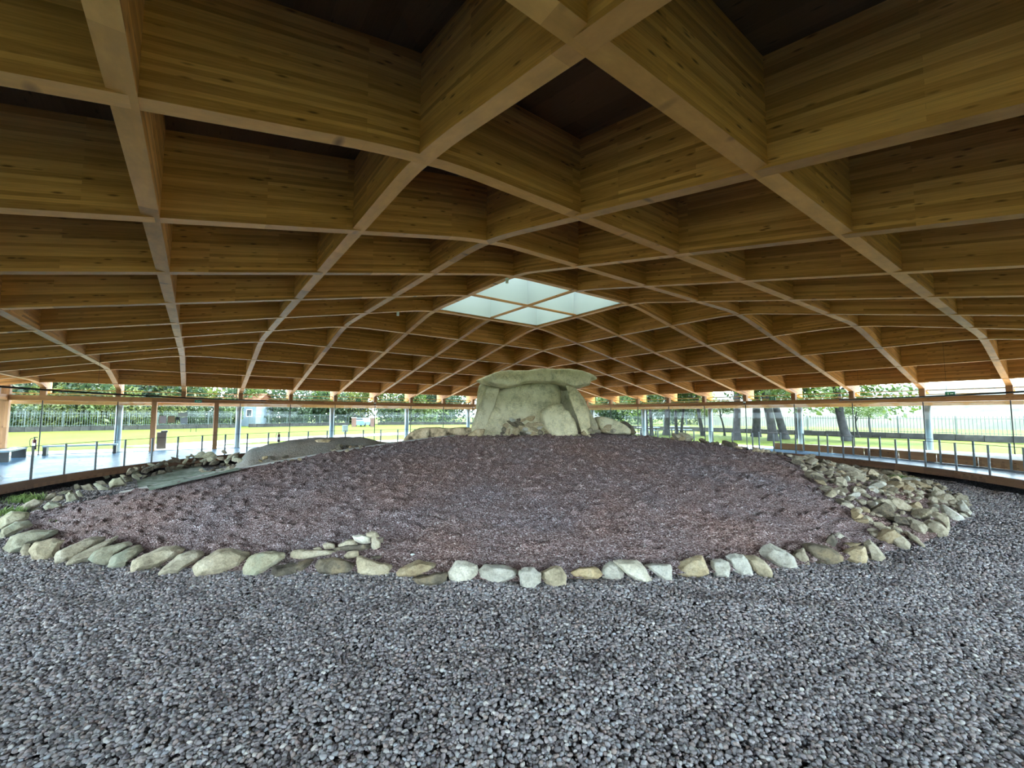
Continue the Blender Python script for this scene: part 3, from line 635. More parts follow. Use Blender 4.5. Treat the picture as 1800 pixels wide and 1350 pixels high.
for pts, m_, lb in [
 ([(435,225),(480,200),(520,198),(535,225),(500,240),(440,240)], 'stone', 'flat pale stone in the small stack inside the kerb'),
 ([(507,180),(560,172),(605,180),(605,215),(560,222),(520,205)], 'stone_pale', 'cream angular stone near the top of the small stack'),
 ([(580,165),(610,152),(640,158),(652,185),(610,190),(585,180)], 'stone', 'grey rounded stone topping the small stack'),
 ([(608,195),(630,180),(655,205),(655,245),(630,257),(608,240)], 'stone', 'upright oval stone at the end of the small stack'),
 ([(650,190),(675,185),(670,215),(655,215)], 'stone_dark', 'tiny brown stone behind the upright oval one'),
 ([(350,225),(380,213),(415,220),(418,245),(360,250)], 'stone', 'larger of two round cobbles on the long flat slab'),
 ([(302,245),(330,235),(348,245),(345,255),(305,255)], 'stone', 'smaller of two round cobbles on the long flat slab'),
 ([(410,245),(480,232),(600,222),(600,250),(560,265),(480,262),(420,258)], 'stone_dark', 'dark greenish slab under the small stack'),
 ([(465,285),(490,260),(540,258),(543,285),(520,310),(480,305)], 'stone', 'pale block under the dark greenish slab'),
 ([(560,285),(605,260),(612,280),(580,295)], 'stone_dark', 'dark chip beside the wedge shaped kerb stone'),
 ([(590,290),(665,285),(668,305),(620,305)], 'stone_dark', 'flat dark flake behind the wedge shaped kerb stone')]:
    q_ = zp(pts, *B0); px_stone('cobble', q_, M[m_], lb, SG, lean=12, base=hit(sum(p_[0] for p_ in q_) / len(q_), 974 if max(p_[1] for p_ in q_) < 974 else max(p_[1] for p_ in q_)))
LG = 'stones of the dug out kerb beside the tarp'
for i, pts in enumerate([
 [(150,600),(180,540),(300,475),(375,495),(370,520),(280,570),(200,600)], [(380,545),(430,500),(520,510),(550,540),(480,580),(410,585)], [(275,575),(340,550),(365,570),(330,600),(280,600)],
 [(450,490),(500,450),(560,450),(560,480),(500,510)], [(575,440),(610,415),(660,430),(700,490),(640,525),(590,520)], [(665,415),(700,400),(745,470),(720,480),(690,455)],
 [(715,360),(790,345),(830,390),(880,415),(780,410),(730,385)], [(650,355),(680,345),(710,370),(690,395),(655,395)], [(820,345),(850,335),(975,390),(980,415),(890,415)],
 [(840,325),(900,315),(960,360),(900,365)], [(955,340),(990,300),(1060,290),(1115,355),(1070,370),(970,380)], [(1055,270),(1080,262),(1165,310),(1170,335),(1115,340)],
 [(900,275),(940,255),(970,285),(930,310)], [(975,265),(1000,255),(1020,275),(990,290)], [(1145,230),(1180,195),(1225,205),(1220,265),(1170,255)],
 [(385,480),(440,430),(490,425),(495,455),(430,490),(395,495)], [(495,430),(560,405),(640,400),(640,415),(560,450)]]):
    lb = 'big tilted slab next to the grass tuft by the dug out kerb' if i == 0 else 'brown grey stone in the dug out kerb beside the green tarp'
    px_stone('kerb_stone', zp(pts, *D0), M['stone_lichen' if i % 3 else 'stone'], lb, LG, lean=25)

# ---- loose rubble stones from shared prototypes
def proto(i):
    rnd = random.Random(100 + i); bm = bmesh.new(); bmesh.ops.create_icosphere(bm, subdivisions=3, radius=1)
    pl_ = [(Vector((rnd.uniform(-1, 1), rnd.uniform(-1, 1), rnd.uniform(-1, 1))).normalized(), rnd.uniform(0.38, 0.72)) for _ in range(12)]
    for v in bm.verts:
        for n, d in pl_:
            e_ = v.co.dot(n) - d
            if e_ > 0: v.co -= n * e_
        v.co.x *= 1.25; v.co.z *= rnd.choice((0.7,)) ; v.co += v.co.normalized() * 0.05 * noise.noise(v.co * 3 + Vector((i, 0, 0)))
    me = bpy.data.meshes.new('rubble_stone'); bm.to_mesh(me); bm.free(); me.polygons.foreach_set('use_smooth', [True] * len(me.polygons)); me.set_sharp_from_angle(angle=R_(24)); return me
PROT = {}
def rubble(name, p, r, mkey, label, group, cat='stone', rnd=random, tilt=0.6, sq_=(1, 1, 1)):
    k = rnd.randrange(8)
    if (k, mkey) not in PROT:
        me = proto(k); me.materials.append(M[mkey]); PROT[k, mkey] = me
    o = bpy.data.objects.new(name, PROT[k, mkey]); COL.objects.link(o)
    o.location = p; o.scale = (r * sq_[0] * rnd.uniform(.9, 1.25), r * sq_[1] * rnd.uniform(.75, 1.05), r * sq_[2] * rnd.uniform(.75, 1.1)); o.rotation_euler = (rnd.uniform(-tilt, tilt), rnd.uniform(-tilt, tilt), rnd.uniform(0, 6.28))
    tag(o, label, cat, group); return o
def inpoly(x, y, P):
    c = False; j = len(P) - 1
    for i in range(len(P)):
        if (P[i][1] > y) != (P[j][1] > y) and x < (P[j][0] - P[i][0]) * (y - P[i][1]) / (P[j][1] - P[i][1]) + P[i][0]: c = not c
        j = i
    return c
# the rubble fan: area found on the ground, then filled in metres
FAN = [hit(*q) for q in [(1396, 815), (1440, 803), (1500, 808), (1560, 822), (1600, 838), (1650, 855), (1690, 872), (1706, 900), (1690, 915), (1640, 930), (1600, 945), (1555, 955), (1520, 940), (1505, 915), (1480, 892), (1450, 872), (1425, 850), (1410, 832)]]
FP = [(p.x, p.y) for p in FAN]; rnd = random.Random(5); placed = []
x0, x1 = min(p[0] for p in FP), max(p[0] for p in FP); y0, y1 = min(p[1] for p in FP), max(p[1] for p in FP)
tries = 0
while len(placed) < 300 and tries < 30000:
    tries += 1; x, y = rnd.uniform(x0, x1), rnd.uniform(y0, y1)
    if not inpoly(x, y, FP): continue
    r = rnd.choice((0.09, 0.11, 0.13, 0.15, 0.18, 0.23))
    if any((x - a) ** 2 + (y - b) ** 2 < (0.56 * (r + c)) ** 2 for a, b, c in placed): continue
    placed.append((x, y, r))
for x, y, r in placed:
    mk = rnd.choice(('stone', 'stone', 'stone_tan', 'stone_pale', 'stone_dark', 'stone'))
    rubble('rubble_stone', (x, y, terrain(x, y) + r * 0.35), r, mk, {'stone': 'grey brown rubble stone in the wide stone fan at the mound edge', 'stone_tan': 'ochre rubble stone in the wide stone fan at the mound edge', 'stone_pale': 'whitish rubble stone in the wide stone fan at the mound edge', 'stone_dark': 'dark brown rubble stone in the wide stone fan at the mound edge'}[mk], {'stone': 'grey brown rubble of the fan', 'stone_tan': 'ochre rubble of the fan', 'stone_pale': 'whitish rubble of the fan', 'stone_dark': 'dark rubble of the fan'}[mk], rnd=rnd)
mb = MB(); ib = proto(3); iv = [v.co.copy() for v in ib.vertices]; bmx = bmesh.new(); bmesh.ops.create_icosphere(bmx, subdivisions=1, radius=1); iv = [v.co.copy() for v in bmx.verts]; jf = [[v.index for v in f.verts] for f in bmx.faces]; bmx.free()
cnt = 0
while cnt < 800:
    x, y = rnd.uniform(x0, x1), rnd.uniform(y0, y1)
    if not inpoly(x, y, FP): continue
    cnt += 1; r = rnd.uniform(0.05, 0.095); rm = Matrix.Rotation(rnd.uniform(0, 6.28), 3, 'Z') @ Matrix.Rotation(rnd.uniform(-.8, .8), 3, 'X'); k0 = len(mb.v); sc_ = Vector((rnd.uniform(.9, 1.5), rnd.uniform(.7, 1), rnd.uniform(.5, .9)))
    c_ = Vector((x, y, terrain(x, y) + r * 0.5)); jit = [1 + rnd.uniform(-.18, .18) for _ in iv]
    mb.v += [tuple(c_ + rm @ Vector((v.x * sc_.x, v.y * sc_.y, v.z * sc_.z)) * r * j_) for v, j_ in zip(iv, jit)]
    for f_ in jf: mb.f.append(tuple(k0 + q for q in f_)); mb.uv += [(0, 0)] * 3
bpy.data.meshes.remove(ib)
tag(mb.build('small_rubble', M['stone']), 'small broken stones filling the gaps of the rubble fan', 'rubble', kind='stuff')
# stones along the back rim of the dug out kerb, and cairn stones in the trench
rnd = random.Random(8)
def hit_crest(px, py):
    for k in range(0, 60):
        p = hit(px, py + 0.5 * k); r = math.hypot(p.x, p.y)
        if r < ringR(math.atan2(p.y, p.x)) - 0.1 and (p - CAM).length < 19: return p
    return hit(px, py)
def px_rubble(lst, name, label, group, mats, k=0.5, dz=0.3):
    for (px, py, w) in lst:
        p = hit_crest(px, py) if px > 1150 else hit(px, py); r = w / F * (p - CAM).length * k
        if px > 1150: r *= 1.35
        rubble(name, (p.x, p.y, p.z + r * (0.55 if px > 1150 else dz)), r, rnd.choice(mats), label, group, rnd=rnd)
def heap(lst, name, label, group, mats, k=0.55):
    done = []
    for (px, py, w, Z) in lst:
        r = w / F * Z * k; c_ = at(px, py, Z)
        if any((c_ - q).length < 0.8 * (r + e_) for q, e_ in done): continue
        done.append((c_, r)); rubble(name, c_, r, rnd.choice(mats), label, group, rnd=rnd, tilt=0.9)
lst = []
for i in range(34):
    x = 226 + i * 3.6 + rnd.uniform(-2, 2); yb = 846 - (x - 226) * 0.235; Zb = (hit(x, yb + 4) - CAM).dot(FW) + 0.1
    for q in range(3): y = yb - q * 7 - rnd.uniform(0, 6); lst.append((x + rnd.uniform(-3, 3), y, rnd.uniform(8, 15), Zb + (yb - y) * 0.012))
heap(lst, 'kerb_stone', 'dark stone of the low row behind the green tarp', 'stones behind the tarp', ('stone_dark', 'stone_lichen', 'stone_dark'))
lst = []
for _ in range(220):
    x = rnd.uniform(352, 462); top = 800 - 7 * max(0, 1 - abs(x - 395) / 36) + 0.16 * max(0, x - 395); bot = 833 - 0.19 * (x - 360)
    u = rnd.random(); y = top + (bot - top) * u; Zb = (hit(x, bot + 2) - CAM).dot(FW) + 0.45; lst.append((x, y, rnd.uniform(9, 18), Zb + (bot - y) * 0.022))
heap(lst, 'cairn_stone', 'angular grey stone of the cairn heap exposed in the trench', 'cairn stones in the trench', ('stone_lichen', 'stone_dark', 'stone'))
px_rubble([(468 + rnd.uniform(-12, 60), 812 - rnd.uniform(0, 8), rnd.uniform(6, 12)) for _ in range(10)], 'cairn_stone', 'small flake of stone in the trench below the grey bank', 'flakes in the trench', ('stone_dark', 'stone_tan'))
px_rubble([(580 + rnd.uniform(0, 58), 795 - rnd.uniform(0, 9), rnd.uniform(7, 14)) for _ in range(20)], 'cairn_stone', 'thin brown slab stone of the little heap against the grey bank', 'little heap by the grey bank', ('stone_dark', 'stone_tan', 'stone'))
px_rubble([(1182, 766, 8), (1191, 773, 15), (1198, 774, 10), (1204, 770, 16), (1208, 775, 14)], 'stone', 'rounded tan stone of the small cluster on the mound crest', 'cluster on the crest', ('stone_tan', 'stone'))
px_rubble([(1235, 776, 12), (1243, 777, 8)], 'stone', 'low dark stone on the crest between the two tan clusters', 'low stones on the crest', ('stone_dark',))
px_rubble([(1280, 785, 12), (1288, 786, 13), (1286, 779, 10), (1299, 791, 8)], 'stone', 'brown stone of the pointed cluster on the mound slope', 'pointed cluster on the slope', ('stone_tan', 'stone_dark'))
px_rubble([(1329, 797, 10), (1340, 797, 10)], 'stone', 'one of two small pale stones lying side by side on the slope', 'pair of pale stones', ('stone_tan', 'stone_pale'))
px_rubble([(1252 + 5.6 * i + rnd.uniform(-2, 2), 778 + 0.60 * i + rnd.uniform(-1, 1), rnd.uniform(4, 9)) for i in range(42)], 'stone', 'small dark stone in the broken row along the mound crest', 'row along the crest', ('stone_dark', 'stone'))
# ------------------------------------------------------------------ dolmen
DZ = 14.35; d0 = (800, 630, 5.294)
dol = empty('dolmen', (at(945, 765, DZ).x, at(945, 765, DZ).y, 1.0)); tag(dol, 'great megalithic dolmen of leaning granite slabs under a long capstone', 'dolmen')
bh = Vector((FW.x, FW.y, 0)).normalized(); rh = Vector((RT.x, RT.y, 0)).normalized()
def dol_part(name, pts, Z, th, m='granite', taper=0.95, dirv=None, zgrad=0.0, amp=0.04, fs=2.2, lab=None, vox=0.045):
    q = zp(pts, *d0); ys = [p[1] for p in q]; lo = max(ys)
    P = [at(x, y, Z + zgrad * (lo - y) / F * Z) for x, y in q]
    o = slab(name, P, (dirv or bh) * th, M[m], vox=vox, amp=amp, fs=fs, taper=taper, smooth_it=2, sharp=40, grow=1.03)
    w = o.location.copy(); o.parent = dol; o.location = w - dol.location
    if lab: o['label'] = lab
    return o
dol_part('capstone', [(195,190),(225,175),(380,115),(560,108),(690,105),(760,92),(930,83),(1090,88),(1230,110),(1300,135),(1343,160),(1340,180),(1310,190),(1285,192),(1280,230),(1200,255),(1120,265),(1040,240),(1000,222),(930,212),(800,215),(700,213),(600,230),(520,255),(450,265),(350,245),(230,220)], DZ - 0.15, 2.7, taper=0.86, lab='long flat granite capstone')
dol_part('orthostat', [(235,640),(280,540),(330,420),(355,310),(440,290),(520,250),(600,222),(720,200),(860,195),(930,220),(970,270),(985,330),(985,420),(985,470),(1010,500),(1060,560),(1090,630),(1120,720),(1040,735),(920,735),(700,740),(500,740),(350,740),(225,735)], DZ + 0.12, 0.42, zgrad=0.45, lab='broad rounded front slab')
dol_part('orthostat', [(800,490),(840,460),(905,420),(1000,425),(1025,470),(1075,490),(1110,570),(1150,690),(1130,730),(990,735),(900,730),(840,660),(805,590)], DZ - 0.12, 0.35, zgrad=0.3, lab='lower front slab with rounded top')
dol_part('orthostat', [(1012,215),(1030,200),(1068,225),(1135,300),(1195,400),(1232,520),(1245,650),(1230,720),(1180,720),(1150,620),(1105,500),(1078,410),(1042,320)], DZ - 0.05, 0.5, zgrad=0.2, dirv=(bh * 0.9 + rh * 0.35).normalized())
dol_part('orthostat', [(1100,265),(1150,290),(1210,380),(1260,480),(1310,570),(1345,650),(1300,700),(1240,690),(1210,500),(1160,380)], DZ + 0.75, 0.6, zgrad=0.2)
dol_part('orthostat', [(300,250),(350,240),(425,265),(405,340),(370,450),(320,580),(290,690),(170,700),(160,660),(210,520),(250,420)], DZ + 0.2, 0.6, zgrad=0.3, dirv=(bh * 0.85 - rh * 0.2).normalized())
dol_part('orthostat', [(215,260),(240,225),(300,230),(310,260),(265,400),(235,520),(215,680),(155,700),(165,640),(185,520),(200,380)], DZ + 0.75, 0.9, zgrad=0.2)
dol_part('orthostat', [(420,240),(1080,240),(1180,500),(1220,740),(380,740),(380,400)], DZ + 2.6, 0.4)
dol_part('foot_slab', [(110,725),(140,690),(195,660),(275,658),(265,700),(235,730)], DZ - 0.35, 0.4, 'stone_tan', amp=0.015, vox=0.03, lab='pale cut block at the foot')
# chock stones at its foot
rnd = random.Random(21)
def dz_stones(lst, label, group, Z, mats):
    for (cx, cy, w, h) in lst:
        x, y = 800 + cx / 5.294, 630 + cy / 5.294; p = at(x, y, Z + rnd.uniform(-0.05, 0.08) + (715 - cy) * 0.0016)
        r = 0.5 * w / 5.294 / F * Z * 1.1
        o = rubble('chock_stone', p, r, rnd.choice(mats), label, group, rnd=rnd, tilt=0.45); o.scale.z = 0.8 * h / 5.294 / F * Z; o.rotation_euler.z = math.atan2(rh.y, rh.x) + rnd.uniform(-.4, .4)
dz_stones([(455,660,60,80),(490,680,70,65),(560,615,120,55),(575,670,85,70),(525,570,60,45),(590,572,45,45),(635,575,60,40),(700,565,90,55),(690,625,80,50),(735,608,60,35),(640,695,85,45),(655,660,60,40),(735,662,85,40),(725,700,70,45),(795,692,70,60),(780,645,60,40),(790,612,55,35),(848,687,35,32),(620,640,60,45),(540,600,70,45),(470,625,60,50),(440,695,50,40),(600,605,70,40),(570,700,60,40),(680,690,50,40)], 'angular stone of the heap piled against the dolmen front', 'heap against the dolmen', DZ - 0.55, ('stone_tan', 'stone_pale', 'stone_tan', 'stone_dark'))
dz_stones([(1200,698,62,48),(1155,718,45,28),(1245,718,40,28),(1262,665,50,50),(1312,678,80,38),(1378,675,62,38),(1422,655,80,70),(1470,670,50,38)], 'brown chock stone beside the leaning slab of the dolmen', 'chock stones beside the dolmen', DZ - 0.1, ('stone_tan', 'stone'))
def free_rock(name, pts, Z, th, m, label, cat, amp=0.03, fr_=d0):
    P = [at(x, y, Z) for x, y in zp(pts, *fr_)]
    o = slab(name, P, bh * th, M[m], vox=0.05, amp=amp, fs=1.8, taper=0.9, smooth_it=2, sharp=45); tag(o, label, cat); return o
free_rock('boulder', [(1310,545),(1400,545),(1500,570),(1600,620),(1645,665),(1640,710),(1500,710),(1400,700),(1330,640)], DZ + 1.0, 0.8, 'granite', 'fallen grey green granite slab lying beside the dolmen', 'boulder')
free_rock('boulder', [(1540,590),(1600,590),(1660,630),(1705,700),(1640,715),(1560,690)], DZ + 1.9, 0.7, 'stone_dark', 'brown boulder behind the fallen granite slab', 'boulder')
free_rock('passage_stones', [(1135,700),(1160,660),(1190,630),(1260,605),(1320,598),(1400,600),(1440,605),(1510,598),(1560,605),(1640,605),(1660,690),(1590,700),(1460,705),(1270,712),(1200,715),(1140,720)], DZ + 0.9, 0.5, 'patchedrock', 'tan passage stones with dark brown patches running to the dolmen', 'stones', 0.06, (420, 600, 3.97))
px_rubble([(712 + 5 * i + rnd.uniform(-2, 2), 772 - 0.35 * i + rnd.uniform(-2, 2), rnd.uniform(8, 14)) for i in range(5)], 'stone', 'mossy brown stone at the low end of the passage wall', 'stones at the passage wall', ('stone_dark', 'stone_tan'))
px_stone('earth_profile', zp([(690,650),(685,612),(720,597),(800,596),(830,600),(890,606),(890,655)], 450, 680, 6.667), M['stone_tan'], 'smooth tan block of earth on top of the grey bank', None, lean=30, depth=0.7, amp=0.01, cat='earth block')
# tarp over the dug out kerb
def tarp_at(x, y, dz): return Vector((x, y, terrain(x, y) + dz))
tp = [hit(*q) for q in [(240, 850), (345, 815), (372, 822), (425, 830), (330, 848), (262, 868)]]
mb = MB(); nu = 16
def lerp(a, b, t_): return a + (b - a) * t_
for i in range(nu):
    for j in range(nu):
        q = []
        for (u, v) in ((i, j), (i + 1, j), (i + 1, j + 1), (i, j + 1)):
            u /= nu; v /= nu; p = lerp(lerp(tp[0], tp[5], u), lerp(tp[1], tp[3], u), v); q.append((p.x, p.y, terrain(p.x, p.y) + 0.07 + 0.02 * N3(p.x, p.y, 3)))
        mb.quad(*q)
tag(mb.build('tarp', M['tarp'], None, True), 'pale green geotextile sheet spread inside the dug out kerb', 'tarp')

# ------------------------------------------------------------------ things in the hall
def bench(loc, L, rz, label):
    b = empty('bench', loc, rz); tag(b, label, 'bench')
    MB().box((0, 0, 0.42), (L, 0.45, 0.07)).build('seat', M['steel'], b)
    for sx in (-1, 1): MB().box((sx * (L / 2 - 0.08), 0, 0.193), (0.12, 0.42, 0.385)).build('leg', M['dark'], b)
bench((-14.1, 16.2, 0), 2.5, 0, 'dark backless bench standing along the glass beside the entrance')
bench((-15.9, 14.3, 0), 2.5, math.pi / 2 + 0.02, 'dark backless bench set at right angles to the one by the entrance')
def extinguisher(loc, label):
    e_ = empty('fire_extinguisher', loc); tag(e_, label, 'extinguisher')
    red = M.setdefault('red', mat('extinguisher_red', (0.10, 0.03, 0.03), 0.35))
    mb = MB(); mb.tube((0, 0, 0.30), (0, 0, 0.70), 0.075, n=16); mb.tube((0, 0, 0.70), (0, 0, 0.77), 0.075, 0.03, n=16); mb.build('cylinder', red, e_, True)
    MB().tube((0, 0, 0.70), (0, 0, 0.84), 0.022).box((0.03, 0, 0.85), (0.13, 0.02, 0.03)).build('valve', M['dark'], e_)
    mb = MB(); P = [(-0.02, 0, .82), (-0.12, 0, .80), (-0.15, 0, .68), (-0.13, 0, .5), (-0.09, 0, .40)]
    for a, b in zip(P, P[1:]): mb.tube(a, b, 0.012, n=6)
    mb.build('hose', M['dark'], e_); MB().box((0, 0, 0.15), (0.05, 0.05, 0.30)).box((0, 0, 0.01), (0.26, 0.26, 0.02)).build('stand', M['post'], e_)
    MB().box((0, -0.0765, 0.52), (0.09, 0.004, 0.14)).build('label_plate', M['white'], e_)
extinguisher((-15.6, 16.0, 0), 'fire extinguisher on a stand beside the two benches')
extinguisher((-5.85, 16.1, 0), 'fire extinguisher on a stand past the entrance door')
green = mat('exit_green', (0.02, 0.30, 0.12), 0.5)
def exit_sign(loc, rz, label):
    e_ = empty('exit_sign', loc, rz); tag(e_, label, 'sign'); MB().box((0, 0, 0), (0.32, 0.05, 0.17)).build('case', M['steel'], e_); MB().box((0, -0.028, 0), (0.28, 0.006, 0.13)).build('face', green, e_)
    w_ = MB(); w_.box((0.05, -0.033, 0), (0.1, 0.003, 0.03)); w_.box((-0.06, -0.033, 0.0), (0.03, 0.003, 0.08)); w_.build('pictogram', M['white'], e_)
exit_sign((-3.75 * S, WL - 0.48, 2.6), 0, 'green exit sign over the entrance door')
exit_sign((-0.45 * S, WL - 0.13, 2.86), 0, 'small green exit lamp standing on the glazed wall transom left of the dolmen')
exit_sign((WL - 0.13, -0.6 * S, 2.86), -math.pi / 2, 'small green exit lamp on the transom facing the oak trunks')
exit_sign((WL - 0.13, -3.35 * S, 2.86), -math.pi / 2, 'emergency lamp box on the transom facing the hills')
for (x, y), lb in (((-0.02 * S, WL - 0.16), 'white dome camera under the transom left of the dolmen'), ((WL - 0.16, 0.0), 'white dome camera under the transom right of the dolmen')):
    c_ = empty('dome_camera', (x, y, 2.66)); tag(c_, lb, 'camera'); MB().tube((0, 0, 0.0), (0, 0, 0.08), 0.07, n=14).build('mount', M['white'], c_); MB().tube((0, 0, -0.07), (0, 0, 0.0), 0.03, 0.065, n=14).build('dome', M['dark'], c_)
for (x, y), lb in (((-1.55 * S, 1.0 * S), 'small white spot fitting under the beam between the skylight and the entrance'), ((-1.02 * S, -0.9 * S), 'small white spot fitting at the corner of the skylight')):
    sp_ = empty('spot_fitting', (x, y, zroof(y / S, x / S))); tag(sp_, lb, 'spotlight'); MB().box((0, 0, 0.0), (0.07, 0.07, 0.03)).build('base_plate', M['white'], sp_); MB().tube((0, 0, -0.015), (0.0, 0.0, -0.14), 0.045, n=12).build('lamp_head', M['white'], sp_)
# grass tufts in the gravel
def tuft(px, py, n, h, spread, m, label, seed):
    p = hit(px, py); rn = random.Random(seed); mb = MB()
    for _ in range(n):
        a = rn.uniform(0, 6.28); r = spread * math.sqrt(rn.random()); b = Vector((r * math.cos(a), r * math.sin(a), 0)); d = Vector((rn.uniform(-.6, .6), rn.uniform(-.6, .6), 1)).normalized() * h * rn.uniform(.5, 1.1); s_ = Vector((-math.sin(a), math.cos(a), 0)) * 0.012
        mid = b + d * 0.55 + Vector((0, 0, 0.02)); tip = b + d + Vector((d.x, d.y, -0.3 * h)) * 0.5
        mb.quad(b - s_, b + s_, mid + s_, mid - s_); mb.quad(mid - s_, mid + s_, tip + s_ * .2, tip - s_ * .2)
    o = mb.build('grass_tuft', M[m]); o.location = p; tag(o, label, 'plant')
M['tuft'] = leafmat('tuft_leaves', (0.10, 0.18, 0.04), (0.34, 0.46, 0.16))
tuft(42, 882, 260, 0.25, 0.4, 'tuft', 'green grass tuft growing outside the bend of the kerb', 1)
tuft(12, 905, 160, 0.2, 0.3, 'tuft', 'lower grass tuft at the outermost slab of the kerb', 2)
tuft(1586, 848, 300, 0.3, 0.4, 'tuft', 'leafy green plant between the rubble fan and the walkway', 3)
tuft(92, 918, 14, 0.06, 0.06, 'tuft', 'tiny yellow green sprout on the mound gravel', 4)
p = hit(727, 977); o = rubble('white_shell', (p.x, p.y, p.z + 0.02), 0.045, 'stone_pale', 'tiny white fragment lying on the mound near the kerb', None, 'fragment'); o.data = o.data.copy(); o.data.materials.clear(); o.data.materials.append(M['white'])

# ------------------------------------------------------------------ outdoors
GZ = -0.06
mb = MB(); B_ = 420; w0 = WL + 0.0
for a in ((-B_, -B_, -w0, B_), (w0, -B_, B_, B_), (-w0, w0, w0, B_), (-w0, -B_, w0, -w0)):
    nx, ny = 6, 6
    for i in range(nx):
        for j in range(ny):
            X = [a[0] + (a[2] - a[0]) * i / nx, a[0] + (a[2] - a[0]) * (i + 1) / nx]; Y = [a[1] + (a[3] - a[1]) * j / ny, a[1] + (a[3] - a[1]) * (j + 1) / ny]
            mb.quad((X[0], Y[0], GZ), (X[1], Y[0], GZ), (X[1], Y[1], GZ), (X[0], Y[1], GZ))
tag(mb.build('lawn', M['grass']), 'sunlit green lawn round the hall', 'lawn', kind='structure')
# paths
def strip(name, pts, w, z, m, label):
    mb = MB(); P = [Vector((x, y)) for x, y in pts]
    for i in range(len(P) - 1):
        d0_ = (P[min(i + 1, len(P) - 1)] - P[max(i - 1, 0)]).normalized(); d1_ = (P[min(i + 2, len(P) - 1)] - P[i]).normalized()
        n0 = Vector((-d0_.y, d0_.x)) * w / 2; n1 = Vector((-d1_.y, d1_.x)) * w / 2
        q = [(P[i] - n0), (P[i + 1] - n1), (P[i + 1] + n1), (P[i] + n0)]; mb.quad(*[(v.x, v.y, z) for v in q])
    return tag(mb.build(name, m), label, 'path', kind='structure')
strip('paving', [(-24, 18.5), (0, 18.5), (30, 18.5)], 3.4, GZ + 0.02, M['concrete'], 'pale paved strip outside the entrance wall')
strip('paving', [(18.2, -40), (18.2, 0), (18.2, 17)], 2.6, GZ + 0.02, M['concrete'], 'pale paved strip along the wall facing the oaks')
strip('path', [(-12, 21), (-6, 25.5), (2, 29), (12, 32.5), (26, 37)], 4.2, GZ + 0.03, M['concrete'], 'pale curved path crossing the lawn to the gate')
# boundary wall and fence
def fence(a, b, wh, fh, label_w, label_f, posts=3.0, pitch=0.22, ground=GZ):
    a = Vector(a); b = Vector(b); d = (b - a); L = d.length; ang = math.atan2(d.y, d.x); c = (a + b) / 2
    w = empty('field_wall', (a.x, a.y, ground), ang); tag(w, label_w, 'wall')
    rn = random.Random(int(L)); x = 0
    while x < L:
        l = min(rn.uniform(0.9, 1.9), L - x); MB().box((x + l / 2, rn.uniform(-.02, .02), wh / 2 - .05), (l - 0.03, 0.4, wh + 0.1 + rn.uniform(-.04, .04))).build('wall_block', M['wallstone'], w); x += l + 0.001
    f = empty('picket_fence', (a.x, a.y, ground + wh), ang); tag(f, label_f, 'fence')
    pm = MB().box((0, 0, fh / 2), (0.07, 0.07, fh + 0.06)).mesh('fence_post')
    for i in range(int(L / posts) + 1):
        o = link('fence_post', pm, M['fence'], f); o.location = (i * posts, 0, 0)
    for z in (0.12, fh - 0.2): MB().box((L / 2, 0, z), (L, 0.04, 0.04)).build('rail', M['fence'], f)
    mb = MB()
    for i in range(int(L / pitch)): mb.box((i * pitch, 0, fh / 2), (0.03, 0.02, fh))
    o = mb.build('pickets', M['fence'], f); o['kind'] = 'stuff'
fence((-42, 52), (-5, 66), 0.55, 1.75, 'low dark stone wall at the edge of the lawn before the forest', 'green metal picket fence on the wall before the forest')
fence((-3, 67), (14, 73), 0.55, 1.6, 'low dark stone wall at the edge of the lawn by the house', 'green metal picket fence on the wall by the house')
fence((20, 74), (60, 60), 0.55, 1.6, 'low dark stone wall behind the dolmen beyond the gate', 'metal picket fence behind the dolmen beyond the gate')
fence((43, 30), (36, -40), 0.5, 1.45, 'low dark stone wall behind the oaks', 'pale metal picket fence behind the oaks', posts=3.6)
# trees
def leaf_mesh(name, n, rad, size, seed, m, lobes=7):
    rn = random.Random(seed); mb = MB(); cs = [(Vector((rn.gauss(0, .45), rn.gauss(0, .45), rn.gauss(0, .35))), rn.uniform(.4, .75)) for _ in range(lobes)]
    for _ in range(n):
        c, r = rn.choice(cs); v = Vector((rn.gauss(0, 1), rn.gauss(0, 1), rn.gauss(0, 1))).normalized() * r * rn.uniform(.55, 1.0); p = (c + v); p = Vector((p.x * rad[0], p.y * rad[1], p.z * rad[2]))
        t_ = Vector((rn.gauss(0, 1), rn.gauss(0, 1), rn.gauss(0, 1))).normalized(); u = t_.orthogonal().normalized(); s_ = size * rn.uniform(.6, 1.3); w_ = t_.cross(u) * s_ * .6; u = u * s_
        mb.quad(p - u, p - w_, p + u, p + w_)
    me = mb.mesh(name); me.materials.append(m); return me
CROWN = [leaf_mesh('crown', 2600, (3.2, 3.2, 2.6), 0.16, i, M[k]) for i, k in enumerate(('leaf', 'leaf', 'leaf2', 'leaf3'))]
FOREST = [leaf_mesh('crown', 2400, (4.2, 4.2, 4.6), 0.30, 20 + i, M[k], 10) for i, k in enumerate(('leaf', 'leaf2', 'leaf3', 'leaf2'))]
